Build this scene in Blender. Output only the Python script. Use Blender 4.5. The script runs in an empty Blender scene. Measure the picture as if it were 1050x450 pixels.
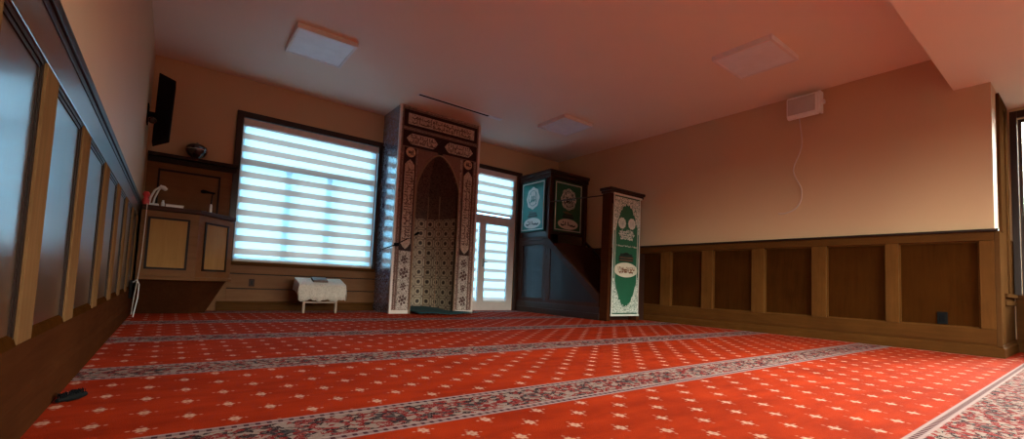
import bpy, bmesh, math, random
from mathutils import Vector, Matrix

scene = bpy.context.scene
COL = scene.collection
RND = random.Random(7)
PI = math.pi

# ------------------------------------------------------------------ room sizes (metres)
XL, XR, YF, ZC = -0.33, 6.388, 6.971, 3.117      # left wall, right wall, front wall, ceiling
YE = 0.66            # where the right wall ends in an outside corner
XB = 7.45            # wall of the bay beyond that corner
YB = -1.7            # back wall
ZS, YS = 2.72, 0.93  # lowered ceiling over the near end of the room

# ------------------------------------------------------------------ node helpers
class V:
    """a socket with arithmetic"""
    def __init__(self, nt, s): self.nt, self.s = nt, s
    def _m(self, op, *a, clamp=False):
        n = self.nt.nodes.new('ShaderNodeMath'); n.operation = op; n.use_clamp = clamp
        for i, x in enumerate((self,) + a):
            if isinstance(x, V): self.nt.links.new(x.s, n.inputs[i])
            else: n.inputs[i].default_value = x
        return V(self.nt, n.outputs[0])
    def __add__(s, o): return s._m('ADD', o)
    __radd__ = __add__
    def __sub__(s, o): return s._m('SUBTRACT', o)
    def __rsub__(s, o): return (s * -1) + o
    def __mul__(s, o): return s._m('MULTIPLY', o)
    __rmul__ = __mul__
    def __truediv__(s, o): return s._m('DIVIDE', o)
    def abs(s): return s._m('ABSOLUTE')
    def round(s): return s._m('ROUND')
    def floor(s): return s._m('FLOOR')
    def sin(s): return s._m('SINE')
    def cos(s): return s._m('COSINE')
    def sqrt(s): return s._m('SQRT')
    def atan2(s, o): return s._m('ARCTAN2', o)
    def max(s, o): return s._m('MAXIMUM', o)
    def min(s, o): return s._m('MINIMUM', o)
    def lt(s, o): return s._m('LESS_THAN', o)
    def gt(s, o): return s._m('GREATER_THAN', o)
    def clamp(s): return s._m('ADD', 0.0, clamp=True)
    def soft(s, edge, w):   # 1 below edge, 0 above, ramp of width w
        return ((edge + w * 0.5 - s) / w if not isinstance(edge, V) else ((edge - s) + w * 0.5) / w).clamp()

class Mat:
    def __init__(self, name):
        self.m = bpy.data.materials.new(name); self.m.use_nodes = True
        self.nt = self.m.node_tree; self.nt.nodes.clear()
        self.out = self.nt.nodes.new('ShaderNodeOutputMaterial')
    def n(self, t, **kw):
        x = self.nt.nodes.new(t)
        for k, v in kw.items(): setattr(x, k, v)
        return x
    def link(self, a, b):
        self.nt.links.new(a.s if isinstance(a, V) else a, b)
    def pos(self):
        g = self.n('ShaderNodeNewGeometry'); s = self.n('ShaderNodeSeparateXYZ')
        self.link(g.outputs['Position'], s.inputs[0])
        return g.outputs['Position'], V(self.nt, s.outputs[0]), V(self.nt, s.outputs[1]), V(self.nt, s.outputs[2])
    def uv(self):
        g = self.n('ShaderNodeUVMap'); s = self.n('ShaderNodeSeparateXYZ'); g.uv_map = 'UVMap'
        self.link(g.outputs[0], s.inputs[0])
        return g.outputs[0], V(self.nt, s.outputs[0]), V(self.nt, s.outputs[1])
    def vec(self, x, y, z=0.0):
        c = self.n('ShaderNodeCombineXYZ')
        for i, a in enumerate((x, y, z)):
            if isinstance(a, V): self.link(a, c.inputs[i])
            else: c.inputs[i].default_value = a
        return c.outputs[0]
    def noise(self, vec, scale, detail=3.0, rough=0.5, dist=0.0):
        t = self.n('ShaderNodeTexNoise'); t.inputs['Scale'].default_value = scale
        t.inputs['Detail'].default_value = detail; t.inputs['Roughness'].default_value = rough
        t.inputs['Distortion'].default_value = dist
        self.link(vec, t.inputs['Vector']); return V(self.nt, t.outputs[0])
    def voro(self, vec, scale, feature='F1', rnd=1.0):
        t = self.n('ShaderNodeTexVoronoi'); t.feature = feature; t.inputs['Scale'].default_value = scale
        t.inputs['Randomness'].default_value = rnd
        self.link(vec, t.inputs['Vector'])
        col = t.outputs['Color'] if feature == 'F1' else None
        return V(self.nt, t.outputs['Distance']), col
    def sepx(self, col):
        s = self.n('ShaderNodeSeparateXYZ'); self.link(col, s.inputs[0]); return V(self.nt, s.outputs[0])
    def mix(self, f, a, b):
        m = self.n('ShaderNodeMix'); m.data_type = 'RGBA'
        if isinstance(f, V): self.link(f, m.inputs[0])
        else: m.inputs[0].default_value = f
        for i, c in ((6, a), (7, b)):
            if isinstance(c, tuple): m.inputs[i].default_value = (*c, 1)
            else: self.link(c, m.inputs[i])
        return m.outputs[2]
    def bsdf(self, col, rough=0.5, coat=0.0, metal=0.0, spec=0.5, bump=None, bstr=0.3, bdist=0.002, sheen=0.0, crough=0.1):
        p = self.n('ShaderNodeBsdfPrincipled')
        if isinstance(col, tuple): p.inputs['Base Color'].default_value = (*col, 1)
        else: self.link(col, p.inputs['Base Color'])
        if isinstance(rough, V): self.link(rough, p.inputs['Roughness'])
        else: p.inputs['Roughness'].default_value = rough
        p.inputs['Metallic'].default_value = metal
        p.inputs['Specular IOR Level'].default_value = spec
        p.inputs['Coat Weight'].default_value = coat; p.inputs['Coat Roughness'].default_value = crough; p.inputs['Coat IOR'].default_value = 1.9 if coat >= 1 else 1.5
        p.inputs['Sheen Weight'].default_value = sheen
        if bump is not None:
            b = self.n('ShaderNodeBump'); b.inputs['Strength'].default_value = bstr
            b.inputs['Distance'].default_value = bdist
            self.link(bump, b.inputs['Height']); self.link(b.outputs[0], p.inputs['Normal'])
        self.link(p.outputs[0], self.out.inputs[0]); return p

def plain(name, col, rough=0.5, **kw):
    M = Mat(name); p, x, y, z = M.pos()
    n = M.noise(p, 9.0, 4)
    c = M.mix(n, tuple(a * 0.88 for a in col), tuple(min(1, a * 1.1) for a in col))
    M.bsdf(c, rough, **kw); return M.m

def wood(name, dark, light, grain='z', rough=0.35, coat=0.3, spec=0.5, crough=0.15, fig=1.0):
    M = Mat(name); p, x, y, z = M.pos()
    k = {'x': (1.2, 14, 14), 'y': (14, 1.2, 14), 'z': (14, 14, 1.2)}[grain]
    v = M.vec(x * k[0], y * k[1], z * k[2])
    g = M.noise(v, 2.0 * fig, 5, 0.6, 0.8)
    h = M.noise(p, 2.6, 3, 0.6)
    f = (g * 0.7 + h * 0.6 - 0.2).clamp()
    c = M.mix(f, dark, light)
    M.bsdf(c, rough, coat=coat, spec=spec, crough=crough, bump=g, bstr=0.12, bdist=0.001); return M.m

# ------------------------------------------------------------------ mesh builder
class MB:
    def __init__(self): self.bm = bmesh.new(); self.uvs = {}
    def quad(self, *pts):
        return self.bm.faces.new([self.bm.verts.new(p) for p in pts])
    def box(self, x0, x1, y0, y1, z0, z1, bev=0.0):
        b = bmesh.new(); bmesh.ops.create_cube(b, size=1)
        for v in b.verts:
            v.co = Vector(((x0 + x1) / 2 + v.co.x * (x1 - x0), (y0 + y1) / 2 + v.co.y * (y1 - y0), (z0 + z1) / 2 + v.co.z * (z1 - z0)))
        if bev: bmesh.ops.bevel(b, geom=b.edges[:], offset=bev, segments=2, affect='EDGES', profile=0.5)
        self.merge(b); return self
    def merge(self, b):
        m = bpy.data.meshes.new('tmp'); b.to_mesh(m); self.bm.from_mesh(m); bpy.data.meshes.remove(m); b.free()
    def prism(self, pts, ext):
        """closed solid: 3D polygon swept by vector ext"""
        e = Vector(ext); a = [self.bm.verts.new(p) for p in pts]; b = [self.bm.verts.new(Vector(p) + e) for p in pts]
        n = len(a); self.bm.faces.new(a); self.bm.faces.new(b[::-1])
        for i in range(n): self.bm.faces.new((a[i], b[i], b[(i + 1) % n], a[(i + 1) % n]))
        return self
    def loft(self, lo, hi):
        a = [self.bm.verts.new(p) for p in lo]; b = [self.bm.verts.new(p) for p in hi]; n = len(a)
        self.bm.faces.new(a); self.bm.faces.new(b[::-1])
        for i in range(n): self.bm.faces.new((a[i], b[i], b[(i + 1) % n], a[(i + 1) % n]))
        return self
    def tube(self, pts, r, seg=8, caps=True):
        P = [Vector(p) for p in pts]; rings = []; prev = None
        rr = r if isinstance(r, (list, tuple)) else [r] * len(P)
        for i, p in enumerate(P):
            t = (P[min(i + 1, len(P) - 1)] - P[max(i - 1, 0)]).normalized()
            if prev is None: u = t.orthogonal().normalized()
            else: u = (prev - t * prev.dot(t)).normalized()
            prev = u; w = t.cross(u)
            rings.append([self.bm.verts.new(p + (u * math.cos(2 * PI * k / seg) + w * math.sin(2 * PI * k / seg)) * rr[i]) for k in range(seg)])
        for a, b in zip(rings, rings[1:]):
            for k in range(seg): self.bm.faces.new((a[k], a[(k + 1) % seg], b[(k + 1) % seg], b[k]))
        if caps: self.bm.faces.new(rings[0][::-1]); self.bm.faces.new(rings[-1])
        return self
    def lathe(self, prof, c, seg=28, axis='z'):
        rings = []
        for r, h in prof:
            ring = []
            for k in range(seg):
                a = 2 * PI * k / seg; d = (r * math.cos(a), r * math.sin(a), h)
                if axis == 'y': d = (d[0], -d[2], d[1])
                if axis == 'x': d = (d[2], d[0], d[1])
                ring.append(self.bm.verts.new((c[0] + d[0], c[1] + d[1], c[2] + d[2])))
            rings.append(ring)
        for a, b in zip(rings, rings[1:]):
            for k in range(seg): self.bm.faces.new((a[k], a[(k + 1) % seg], b[(k + 1) % seg], b[k]))
        for rg, (r, h) in ((rings[0], prof[0]), (rings[-1], prof[-1])):
            if r > 1e-4: self.bm.faces.new(rg)
        return self
    def build(self, name, mat, parent=None, smooth=False, bevel=0.0, origin=None, normals=True):
        if normals: bmesh.ops.recalc_face_normals(self.bm, faces=self.bm.faces)
        if parent is not None: o = Vector(parent['_w'])
        elif origin is not None: o = Vector(origin)
        else:
            c = [v.co for v in self.bm.verts]
            o = Vector(((min(v.x for v in c) + max(v.x for v in c)) / 2, (min(v.y for v in c) + max(v.y for v in c)) / 2, min(v.z for v in c)))
        for v in self.bm.verts: v.co -= o
        me = bpy.data.meshes.new(name); self.bm.to_mesh(me); self.bm.free()
        if smooth:
            for f in me.polygons: f.use_smooth = True
            me.set_sharp_from_angle(angle=math.radians(38))
        me.materials.append(mat)
        ob = bpy.data.objects.new(name, me); COL.objects.link(ob)
        if parent is not None: ob.parent = parent
        else: ob.location = o
        ob['_w'] = tuple(o)
        if bevel:
            bv = ob.modifiers.new('bevel', 'BEVEL'); bv.width = bevel; bv.segments = 2; bv.limit_method = 'ANGLE'
        return ob

def thing(name, loc, label, cat, group=None):
    o = bpy.data.objects.new(name, None); COL.objects.link(o); o.location = loc; o['_w'] = tuple(loc)
    o.empty_display_size = 0.1; o['label'] = label; o['category'] = cat
    if group: o['group'] = group
    return o
def tag(o, label, cat, group=None):
    o['label'] = label; o['category'] = cat
    if group: o['group'] = group
    return o
def struct(o): o['kind'] = 'structure'; return o
def sroot(name, loc=(0, 0, 0)):
    o = bpy.data.objects.new(name, None); COL.objects.link(o); o.location = loc; o['_w'] = tuple(loc)
    o.empty_display_size = 0.1; o['kind'] = 'structure'; return o
def box(name, mat, b, parent=None, bev=0.0): return MB().box(*b).build(name, mat, parent, bevel=bev)

# ------------------------------------------------------------------ materials
PAINT = (0.58, 0.365, 0.21)
def paint(name, col):
    M = Mat(name); p, x, y, z = M.pos()
    n = M.noise(p, 1.2, 3); h = M.noise(p, 180, 2)
    c = M.mix(n, tuple(a * 0.95 for a in col), tuple(min(1, a * 1.04) for a in col))
    M.bsdf(c, 0.62, spec=0.35, bump=h, bstr=0.12, bdist=0.0006); return M.m
m_wall = paint('wall_paint_tan', PAINT)
m_ceil = paint('ceiling_paint', (0.84, 0.68, 0.54))
m_wood_z = wood('walnut_vertical', (0.060, 0.021, 0.005), (0.165, 0.064, 0.015), 'z', 0.5, 0.0, spec=0.03)
m_wood_y = wood('walnut_along_side', (0.048, 0.016, 0.004), (0.130, 0.049, 0.011), 'y', 0.5, 0.0, spec=0.03)
m_wood_x = wood('walnut_along_front', (0.048, 0.016, 0.004), (0.130, 0.049, 0.011), 'x', 0.5, 0.0, spec=0.03)
m_panel = wood('walnut_panel', (0.020, 0.0058, 0.0012), (0.072, 0.0225, 0.0042), 'z', 0.6, 0.0, spec=0.0)
m_panel_gloss = wood('varnished_walnut_panel', (0.045, 0.018, 0.006), (0.10, 0.042, 0.012), 'z', 0.30, 1.0, crough=0.20)
m_stile = wood('lit_walnut_stile', (0.10, 0.045, 0.018), (0.25, 0.125, 0.052), 'z', 0.6, 0.0, spec=0.0)  # left stiles; their lit look is put into this brighter gold
m_return = wood('matte_walnut', (0.05, 0.020, 0.007), (0.13, 0.056, 0.019), 'z', 0.8, 0.0, spec=0.0)
m_base = wood('red_walnut_base', (0.035, 0.010, 0.004), (0.085, 0.026, 0.009), 'y', 0.6, 0.0, spec=0.0)
m_dark = wood('dark_stained_wood', (0.012, 0.005, 0.003), (0.032, 0.013, 0.008), 'x', 0.5, 0.0, spec=0.2)
m_darkz = wood('dark_stained_wood_upright', (0.020, 0.008, 0.005), (0.050, 0.020, 0.013), 'z', 0.34, 0.08, spec=0.35)
m_mahog = wood('mahogany', (0.045, 0.013, 0.006), (0.075, 0.024, 0.012), 'z', 0.45, 0.0, spec=0.15)
m_mpanel = wood('pulpit_panel_dark', (0.016, 0.009, 0.010), (0.034, 0.020, 0.020), 'z', 0.30, 0.0, spec=0.25)
m_lect = wood('lectern_wood', (0.12, 0.044, 0.015), (0.27, 0.115, 0.040), 'x', 0.45, 0.0, spec=0.12)
m_lectp = wood('lectern_panel_wood', (0.26, 0.12, 0.030), (0.48, 0.25, 0.075), 'z', 0.45, 0.0, spec=0.12)
m_white = plain('white_plastic', (0.78, 0.76, 0.74), 0.4)
m_black = plain('black_plastic', (0.008, 0.008, 0.008), 0.7, spec=0.04)
m_grille = plain('black_grille', (0.006, 0.006, 0.007), 0.8, spec=0.05)
m_chrome = plain('steel', (0.6, 0.6, 0.6), 0.25, metal=1.0)
m_red = plain('red_plastic', (0.6, 0.04, 0.04), 0.4)
m_upvc = plain('white_door_frame', (0.66, 0.56, 0.52), 0.45)
m_cable = plain('cable_white', (0.62, 0.50, 0.42), 0.5)
m_paper = plain('book_cover_pale', (0.62, 0.58, 0.52), 0.6)

def glass():
    M = Mat('window_glass')
    t = M.n('ShaderNodeBsdfTransparent'); t.inputs[0].default_value = (0.93, 0.97, 0.97, 1)
    g = M.n('ShaderNodeBsdfGlossy'); g.inputs['Roughness'].default_value = 0.02
    f = M.n('ShaderNodeFresnel'); f.inputs[0].default_value = 1.45
    m = M.n('ShaderNodeMixShader')
    M.link(f.outputs[0], m.inputs[0]); M.link(t.outputs[0], m.inputs[1]); M.link(g.outputs[0], m.inputs[2])
    M.link(m.outputs[0], M.out.inputs[0]); return M.m
m_glass = glass()

def zebra(name, z0, period, frac, sheer_t=0.12):
    """zebra roller blind cloth: sheer bands (centre z0) alternating with dense woven bands"""
    M = Mat(name); p, x, y, z = M.pos()
    d = ((z - z0) / period); d = (d - d.round()).abs() * 2      # 0 at a sheer centre, 1 at a dense centre
    s = d.soft(frac, 0.16)
    sh_t = M.n('ShaderNodeBsdfTransparent'); sh_t.inputs[0].default_value = (0.86, 1.0, 1.0, 1)
    sh_d = M.n('ShaderNodeBsdfTranslucent'); sh_d.inputs[0].default_value = (0.95, 0.97, 0.95, 1)
    m1 = M.n('ShaderNodeMixShader'); m1.inputs[0].default_value = 1 - sheer_t
    M.link(sh_t.outputs[0], m1.inputs[1]); M.link(sh_d.outputs[0], m1.inputs[2])
    weave = M.noise(M.vec(x * 6, y * 6, z * 160), 3.0, 2)
    o_d = M.n('ShaderNodeBsdfDiffuse'); M.link(M.mix(weave, (0.58, 0.55, 0.52), (0.70, 0.66, 0.63)), o_d.inputs[0])
    o_t = M.n('ShaderNodeBsdfTranslucent'); o_t.inputs[0].default_value = (0.80, 0.40, 0.285, 1)
    m2 = M.n('ShaderNodeMixShader'); m2.inputs[0].default_value = 0.68
    M.link(o_d.outputs[0], m2.inputs[1]); M.link(o_t.outputs[0], m2.inputs[2])
    m3 = M.n('ShaderNodeMixShader'); M.link(s, m3.inputs[0]); M.link(m2.outputs[0], m3.inputs[1]); M.link(m1.outputs[0], m3.inputs[2])
    M.link(m3.outputs[0], M.out.inputs[0]); return M.m
m_zeb_w = zebra('zebra_blind_cloth', 2.423, 0.1725, 0.50)
m_zeb_t = zebra('zebra_blind_cloth_transom', 2.440, 0.180, 0.55)
m_zeb_d = zebra('zebra_blind_cloth_door', 1.369, 0.1790, 0.62)

def carpet():
    M = Mat('prayer_hall_carpet'); p, x, y, z = M.pos()
    P = 1.2765
    v = (y - 1.597) / P; v = (v - v.round()) * P
    av = v.abs() / 0.152
    inband = av.soft(1.0, 0.03)
    # --- red ground with staggered little flowers
    u = (x + 0.034) / 0.125; i = u.round(); fx = (u - i) * 0.125
    w = (y - 2.038) / 0.21275 + i * 0.5; j = w.round(); fy = (w - j) * 0.21275
    wob = M.noise(p, 60, 2) * 0.012 - 0.006
    ex = fx + wob; ey = fy * 0.80 + wob
    r = (ex * ex + ey * ey).sqrt(); th = ey.atan2(ex)
    core = r.soft((th * 6).cos() * 0.003 + 0.0170, 0.008)
    sx = ex.abs() - 0.034
    side = (sx * sx + ey * ey * 2.0).sqrt().soft(0.0060, 0.004)
    sy = ey.abs() - 0.030
    tip = (ex * ex + sy * sy).sqrt().soft(0.006, 0.004)
    eye = r.soft(0.006, 0.004)
    flower = (core.max(side * 0.55).max(tip * 0.30) - eye * 0.4).clamp()
    nap = M.noise(p, 2.2, 4, 0.6); fine = M.noise(p, 260, 2)
    nap2 = M.noise(M.vec(x * 1.0, y * 3.5, 0.0), 3.0, 3, 0.6)
    red = M.mix((nap * 1.1 + nap2 * 1.0 - 0.42).clamp(), (0.17, 0.010, 0.0025), (0.42, 0.033, 0.006))
    ground = M.mix(flower * 0.85, red, (0.62, 0.36, 0.26))
    # --- patterned band
    jit = M.noise(p, 30, 2) * 0.03
    vv = M.vec(x + jit, y * 1.25 + jit, 0.0)
    d1, c1 = M.voro(vv, 44.0); k = M.sepx(c1)
    leaf = M.noise(vv, 34, 2, 0.5, 1.5)
    vine = ((leaf - 0.5).abs()).soft(0.014, 0.02)
    med = (x / 0.34); med = (med - med.round()).abs() * 0.34
    mr = (med * med + (v * v) * 1.4).sqrt(); medal = mr.soft(0.022, 0.012).max(((mr - 0.045).abs()).soft(0.006, 0.006) * 0.7)
    f1 = M.mix(k.lt(0.66), (0.28, 0.19, 0.165), (0.20, 0.012, 0.012))
    f2 = M.mix(k.lt(0.26), f1, (0.030, 0.014, 0.018))
    f3 = M.mix(vine * 0.8, f2, (0.38, 0.28, 0.25))
    f4 = M.mix(medal * 0.85, f3, (0.03, 0.03, 0.035))
    # guard stripes
    g = M.mix(((x / 0.034) - (x / 0.034).round()).abs().lt(0.22), (0.23, 0.135, 0.13), (0.06, 0.013, 0.020))
    band = M.mix(av.gt(0.74), f4, g)
    line = ((av - 0.74).abs()).soft(0.045, 0.03).max(((av - 0.965).abs()).soft(0.05, 0.03))
    band = M.mix(line * 0.8, band, (0.38, 0.26, 0.25))
    col = M.mix(inband, ground, band)
    # pale selvedge along the right wall
    ed = ((x - 6.285).abs()).soft(0.010, 0.006)
    col = M.mix(ed * 0.7, col, (0.62, 0.46, 0.38))
    rough = M.noise(p, 40, 2) * 0.1 + 0.85
    M.bsdf(col, rough, spec=0.04, bump=fine, bstr=0.6, bdist=0.004, sheen=0.0); return M.m
m_carpet = carpet()

def lace(name, base, thread, scale=42, thr=0.5, rough=0.6):
    M = Mat(name); p, x, y, z = M.pos()
    n = M.noise(p, scale, 3, 0.6, 1.2); d, c = M.voro(p, scale * 1.3)
    f = ((n - thr).abs()).soft(0.06, 0.04).max(d.soft(0.22, 0.1))
    M.bsdf(M.mix(f, base, thread), rough, bump=f, bstr=0.3, bdist=0.002); return M.m
m_arab = lace('carved_arabesque_rose', (0.085, 0.038, 0.030), (0.46, 0.31, 0.26), 36)
m_arab_lo = lace('carved_arabesque_beige', (0.14, 0.095, 0.080), (0.58, 0.48, 0.42), 34)
m_cart = lace('cartouche_gold_beige', (0.30, 0.17, 0.13), (0.62, 0.47, 0.37), 50)
m_round = lace('roundel_orange', (0.45, 0.22, 0.11), (0.66, 0.42, 0.27), 60)
m_frame_d = plain('mihrab_brown_field', (0.030, 0.010, 0.009), 0.5, spec=0.2)
m_frame_r = lace('mihrab_spandrel', (0.15, 0.062, 0.045), (0.23, 0.11, 0.08), 60)
m_script = plain('script_dark', (0.075, 0.020, 0.014), 0.5)
m_trim = plain('mihrab_pale_edge', (0.74, 0.64, 0.58), 0.35)  # pale trim, its colour brightened for grazing window light
m_gold = plain('mihrab_bronze_moulding', (0.26, 0.15, 0.085), 0.4)

def side_tile():
    M = Mat('mihrab_side_blue_marble'); p, x, y, z = M.pos()
    d, c = M.voro(p, 22.0); k = M.sepx(c); n = M.noise(p, 34, 3, 0.6, 1.0)
    f = ((n - 0.5).abs()).soft(0.05, 0.05).max(k.gt(0.72) * d.soft(0.5, 0.2))
    M.bsdf(M.mix(f, (0.012, 0.016, 0.05), (0.30, 0.34, 0.42)), 0.22, coat=1.0, spec=0.8, crough=0.10); return M.m
m_side = side_tile()

def niche_tile():
    M = Mat('niche_lattice_tile'); uv, u, v = M.uv()
    s = 0.160
    a = u / s; b = v / s; fu = (a - a.round()) * s; fv = (b - b.round()) * s
    r = (fu * fu + fv * fv).sqrt(); th = fv.atan2(fu)
    dot = r.soft((th * 6).cos() * 0.004 + 0.028, 0.006)
    ring = ((r - 0.046).abs()).soft(0.007, 0.005)
    gu = (s * 0.5 - fu.abs()); gv = (s * 0.5 - fv.abs())
    grid = gu.min(gv).soft(0.006, 0.004)
    small = ((gu * gu + gv * gv).sqrt()).soft(0.018, 0.006)
    n = M.noise(M.vec(u, v, 0.0), 55, 3, 0.6, 1.0)
    base = M.mix(((n - 0.5).abs()).soft(0.05, 0.05), (0.15, 0.105, 0.07), (0.36, 0.27, 0.185))
    c = M.mix(ring, base, (0.52, 0.42, 0.30)); c = M.mix(grid, c, (0.50, 0.40, 0.30))
    c = M.mix(small, c, (0.10, 0.055, 0.035)); c = M.mix(dot, c, (0.035, 0.016, 0.012))
    M.bsdf(c, 0.38, coat=0.25, bump=dot, bstr=0.2); return M.m
m_niche = niche_tile()
m_vault = lace('carved_vault_shaded', (0.045, 0.020, 0.016), (0.16, 0.095, 0.070), 34)  # fine dark carving; shade of the vault is put into the colour too

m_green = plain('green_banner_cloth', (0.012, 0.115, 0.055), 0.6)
m_green_lit = plain('green_cloth_window_lit', (0.008, 0.20, 0.16), 0.45)  # window-lit copy of the banner green; the light is in the colour
m_lacew = lace('silver_embroidery', (0.02, 0.12, 0.07), (0.80, 0.80, 0.72), 40, 0.5)
m_silver = plain('silver_thread', (0.66, 0.65, 0.58), 0.55)
m_cream = plain('cream_embroidery', (0.72, 0.66, 0.52), 0.6)
m_brown = plain('brown_embroidery', (0.24, 0.09, 0.035), 0.6)
m_dgreen = plain('black_green_embroidery', (0.012, 0.022, 0.016), 0.6)
m_mat = plain('teal_prayer_mat', (0.010, 0.052, 0.062), 0.9)

def cloth_lace():
    M = Mat('white_crochet_cloth'); p, x, y, z = M.pos()
    d, c = M.voro(p, 55.0); n = M.noise(p, 25, 3)
    f = d.soft(0.35, 0.2) * 0.5 + n * 0.4
    M.bsdf(M.mix(f.clamp(), (0.72, 0.66, 0.58), (0.42, 0.36, 0.30)), 0.8, bump=d, bstr=0.5, bdist=0.003); return M.m
m_crochet = cloth_lace()
m_legs = plain('pale_painted_legs', (0.40, 0.28, 0.20), 0.5)
m_diff = plain('light_diffuser', (0.80, 0.80, 0.82), 0.32, spec=0.6)
m_lframe = plain('light_frame', (0.78, 0.70, 0.66), 0.4)

# ------------------------------------------------------------------ ROOM SHELL
struct(MB().box(XL - 0.2, XB + 0.3, YB - 0.2, YF + 0.2, -0.12, 0.0).build('floor', m_carpet))
struct(MB().box(XL - 0.2, XR + 0.2, YS, YF + 0.2, ZC, ZC + 0.2).build('ceiling', m_ceil))
struct(MB().box(XL - 0.2, XB + 0.3, YB - 0.2, YS, ZS, ZC + 0.2).build('ceiling', m_ceil))
LW_ADDED = (-1.60, -0.35, 0.95, 2.50)     # unseen window added behind the camera to light the right wall
b = MB().box(XL - 0.2, XL, LW_ADDED[1], YF + 0.2, 0, ZC); b.box(XL - 0.2, XL, YB - 0.2, LW_ADDED[0], 0, ZC)
b.box(XL - 0.2, XL, LW_ADDED[0], LW_ADDED[1], 0, LW_ADDED[2]); b.box(XL - 0.2, XL, LW_ADDED[0], LW_ADDED[1], LW_ADDED[3], ZC)
struct(b.build('wall_left', m_wall))
struct(MB().box(XR, XR + 0.2, YE, YF + 0.2, 0, ZC).build('wall_right', m_wall))
# front wall with a window opening and a door opening
WX0, WX1, WZ0, WZ1 = 0.64, 2.50, 0.655, 2.60
DX0, DX1, DZ1 = 4.10, 5.30, 2.62
b = MB()
b.box(XL, WX0, YF, YF + 0.2, 0, ZC); b.box(WX0, WX1, YF, YF + 0.2, 0, WZ0); b.box(WX0, WX1, YF, YF + 0.2, WZ1, ZC)
b.box(WX1, DX0, YF, YF + 0.2, 0, ZC); b.box(DX0, DX1, YF, YF + 0.2, DZ1, ZC); b.box(DX1, XR, YF, YF + 0.2, 0, ZC)
struct(b.build('wall_front', m_wall))
# return of the pier beyond the outside corner (faces the camera), with a narrow window
RX0, RX1, RZ0, RZ1 = 6.97, 7.12, 0.62, 2.60
b = MB()
b.box(XR + 0.2, RX0, YE, YE + 0.2, 0, ZS); b.box(RX0, RX1, YE, YE + 0.2, 0, RZ0)
b.box(RX0, RX1, YE, YE + 0.2, RZ1, ZS); b.box(RX1, XB + 0.2, YE, YE + 0.2, 0, ZS)
struct(b.build('wall_return', m_wall))
# bay wall with three tall windows
BW = [(-0.48, 0.575), (-1.55, -0.72)]
b = MB(); ys = [YE] + [q for pr in BW for q in (pr[1], pr[0])] + [YB]
for a, c in zip(ys[0::2], ys[1::2]): b.box(XB, XB + 0.2, c, a, 0, ZS)
for y0, y1 in BW: b.box(XB, XB + 0.2, y0, y1, 0, 0.62); b.box(XB, XB + 0.2, y0, y1, 2.60, ZS)
struct(b.build('wall_bay', m_wall))
# unseen back wall, set close; wide windows added to light the near end
KW = [(1.2, 3.2), (3.6, 5.6)]
b = MB(); xs = [XL] + [q for pr in KW for q in pr] + [XB]
for a, c in zip(xs[0::2], xs[1::2]): b.box(a, c, YB - 0.2, YB, 0, ZS)
for x0, x1 in KW: b.box(x0, x1, YB - 0.2, YB, 0, 0.75); b.box(x0, x1, YB - 0.2, YB, 2.5, ZS)
struct(b.build('wall_back', m_wall))

# ------------------------------------------------------------------ LEFT WAINSCOT
SL = [(0.98, 1.345), (1.755, 1.912), (2.434, 2.615), (3.20, 3.39), (3.93, 4.12), (4.62, 4.80), (5.36, 5.54), (6.05, 6.22)]
SL = [(-0.22, -0.05), (0.36, 0.52)] + SL
fx = XL + 0.020
t = sroot('trim_1', (XL, 2.5, 0))
t['_w'] = (XL, 2.5, 0)
MB().box(XL, XL + 0.006, -0.22, 6.90, 0.20, 1.16).build('panel', m_panel_gloss, t)
MB().box(XL, fx, -0.22, 6.95, 1.055, 1.205, 0.003).build('top_rail', m_panel_gloss, t)
b = MB().box(XL, fx + 0.012, -0.22, 6.95, 1.195, 1.237, 0.004); b.box(XL, fx + 0.004, -0.22, 6.95, 1.17, 1.197, 0.003)
b.build('chair_rail', m_dark, t)
for y0, y1 in SL: MB().box(XL, fx + 0.0015, y0, y1, 0.281, 1.054, 0.003).build('stile', m_stile, t)
b = MB()
for (a0, a1), (c0, c1) in zip(SL, SL[1:]):
    for k, (dx, dd) in enumerate(((0.014, 0.0), (0.010, 0.012))):
        b.box(XL, XL + dx, a1 + dd, a1 + dd + 0.013, 0.27, 1.055); b.box(XL, XL + dx, c0 - dd - 0.013, c0 - dd, 0.27, 1.055)
        b.box(XL, XL + dx, a1, c0, 1.055 - dd - 0.013, 1.055 - dd)
b.build('panel_moulding', m_dark, t)
b = MB()
for (a0, a1), (c0, c1) in zip(SL, SL[1:]):
    b.prism([(XL, a1, 0.28), (fx, a1, 0.28), (XL + 0.012, a1, 0.305), (XL, a1, 0.318)], (0, c0 - a1, 0))
b.build('panel_sill_moulding', m_panel, t)
MB().box(XL, fx, -0.22, 6.9, 0.14, 0.28, 0.003).build('bottom_rail', m_base, t)
b = MB().box(XL, fx + 0.006, -1.6, 6.9, 0.0, 0.12, 0.004)
b.prism([(XL, -1.6, 0.12), (fx + 0.006, -1.6, 0.12), (fx + 0.0, -1.6, 0.145), (XL, -1.6, 0.155)], (0, 8.5, 0))
struct(b.build('baseboard_left', m_base))

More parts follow.
